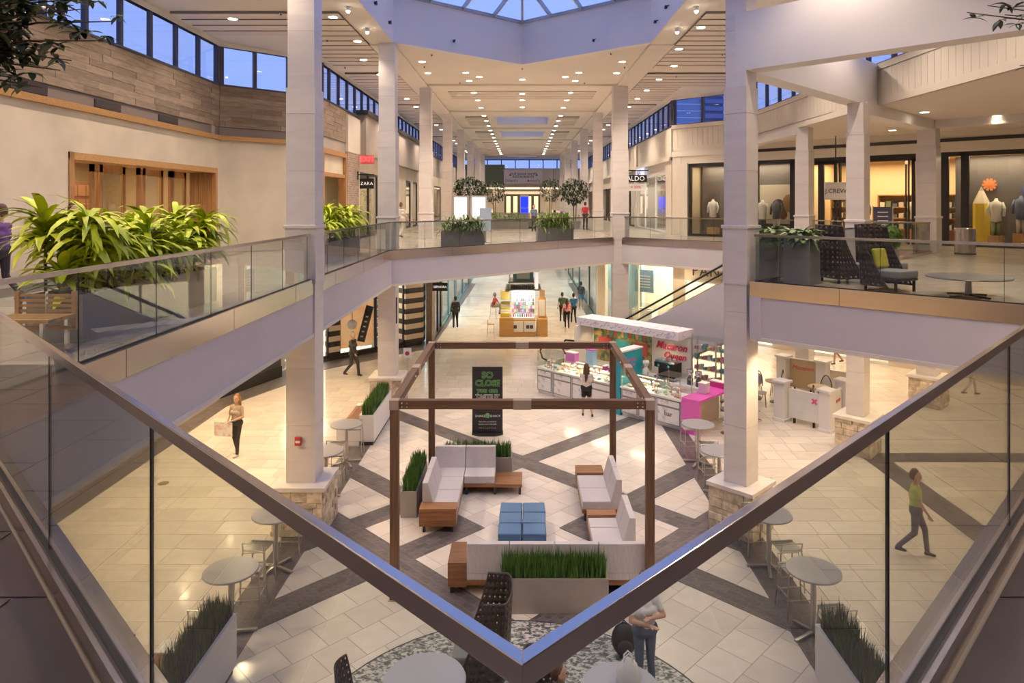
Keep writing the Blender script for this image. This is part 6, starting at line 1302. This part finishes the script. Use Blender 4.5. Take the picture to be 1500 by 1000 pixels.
person('woman in pink shirt and black leggings walking away down the lower corridor', 2.5, 38.5, .002, R(178), 'walk', (.72,.26,.27), (.02,.02,.02), (.05,.025,.015), SKIN2, long_hair=True, h=.95)
person('man in blue shirt walking away next to the green shirt', 2.98, 40.1, .002, R(184), 'walk', (.02,.12,.28), (.02,.02,.03), (.02,.015,.01), SKIN2)
bm_ = person('man in blue shorts wearing a backpack in the lower corridor', 3.85, 45.3, .002, R(180), 'walk', (.03,.05,.07), (.10,.28,.55), (.04,.03,.025), SKIN2, shoe=(.6,.6,.6), legs='short', h=1.04)
bk2 = T('backpack', 'dark backpack on the back of the man in blue shorts', 'bag', (3.85,45.1,1.05)); MB().ball((0,0,.22), .2, 12, sq=(.9,.6,1.3)).build('pack', C_(.05,.07,.10), bk2, smooth=True); MB().ball((0,-.1,.12), .11, 10, sq=(1,.5,.9)).build('pocket', C_(.08,.10,.13), bk2, smooth=True)
person('man in red shirt and cap seated on a stool at the phone case stall', -1.75, 41.62, .0, R(80), 'sit', (.42,.05,.06), (.22,.20,.18), (.28,.28,.30), SKIN2, h=.99)
person('person in black clothes at the shop entrance under the SEPHORA sign', -3.75, 38.7, .012, R(200), 'stand', (.025,.022,.025), (.025,.022,.025), (.02,.015,.012), SKIN2, sleeve='long')
person('woman with long dark hair standing behind the floral canopy', 5.05, 31.9, .002, R(10), 'stand', (.16,.13,.15), (.05,.05,.06), (.04,.02,.015), long_hair=True)
person('person in purple shirt and dark leggings walking by the slatted bench', -8.85, 11.7, ZU+.002, R(-90), 'walk', (.14,.06,.25), (.03,.025,.045), (.10,.05,.05), shoe=(.14,.10,.42), h=.97)
person('person in dark red shirt behind the huge lime plant', -9.5, 14.6, ZU+.002, R(90), 'walk', (.36,.03,.05), (.12,.08,.08), (.08,.04,.03), h=.98)
person('person in white clothes past the marble column near the glazed doors', -5.95, 33.9, ZU+.002, R(160), 'walk', (.80,.76,.72), (.72,.68,.62), (.20,.10,.06), h=.98)
person('person in lime yellow shirt and grey trousers crossing the tiles below the right railing', 7.85, 13.75, .002, R(60), 'walk', (.50,.56,.16), (.16,.16,.19), (.16,.10,.07), h=.98)
person('person in pale trousers walking far below the right deck edge', 16.4, 25.2, .002, R(80), 'walk', (.70,.66,.62), (.66,.58,.50), (.1,.06,.04), shoe=(.2,.15,.1), h=.98)
person('person in black shorts hurrying behind the white cafe posts', 13.7, 30.0, .002, R(-80), 'walk', (.05,.05,.06), (.015,.015,.018), (.03,.02,.02), SKIN2, legs='short')
person('person in blue shirt in the far corridor before the small ficus', -2.9, 43.9, ZU+.002, R(30), 'stand', (.10,.16,.45), (.1,.1,.14), (.12,.06,.04))
person('person in red shirt by the shoe shop side columns', 4.0, 43.7, ZU+.002, R(150), 'stand', (.50,.04,.06), (.05,.05,.06), (.04,.02,.02))
person('person seated in the perforated chair under the railing corner', .46, 8.6, .036, R(95), 'chair', (.12,.09,.09), (.05,.05,.06), (.16,.07,.05), h=.95)
person('diner seated at the far terrace by the corridor screen', .7, 41.2, ZU, R(20), 'stand', (.12,.18,.32), (.05,.05,.07), (.05,.03,.02), h=.92)
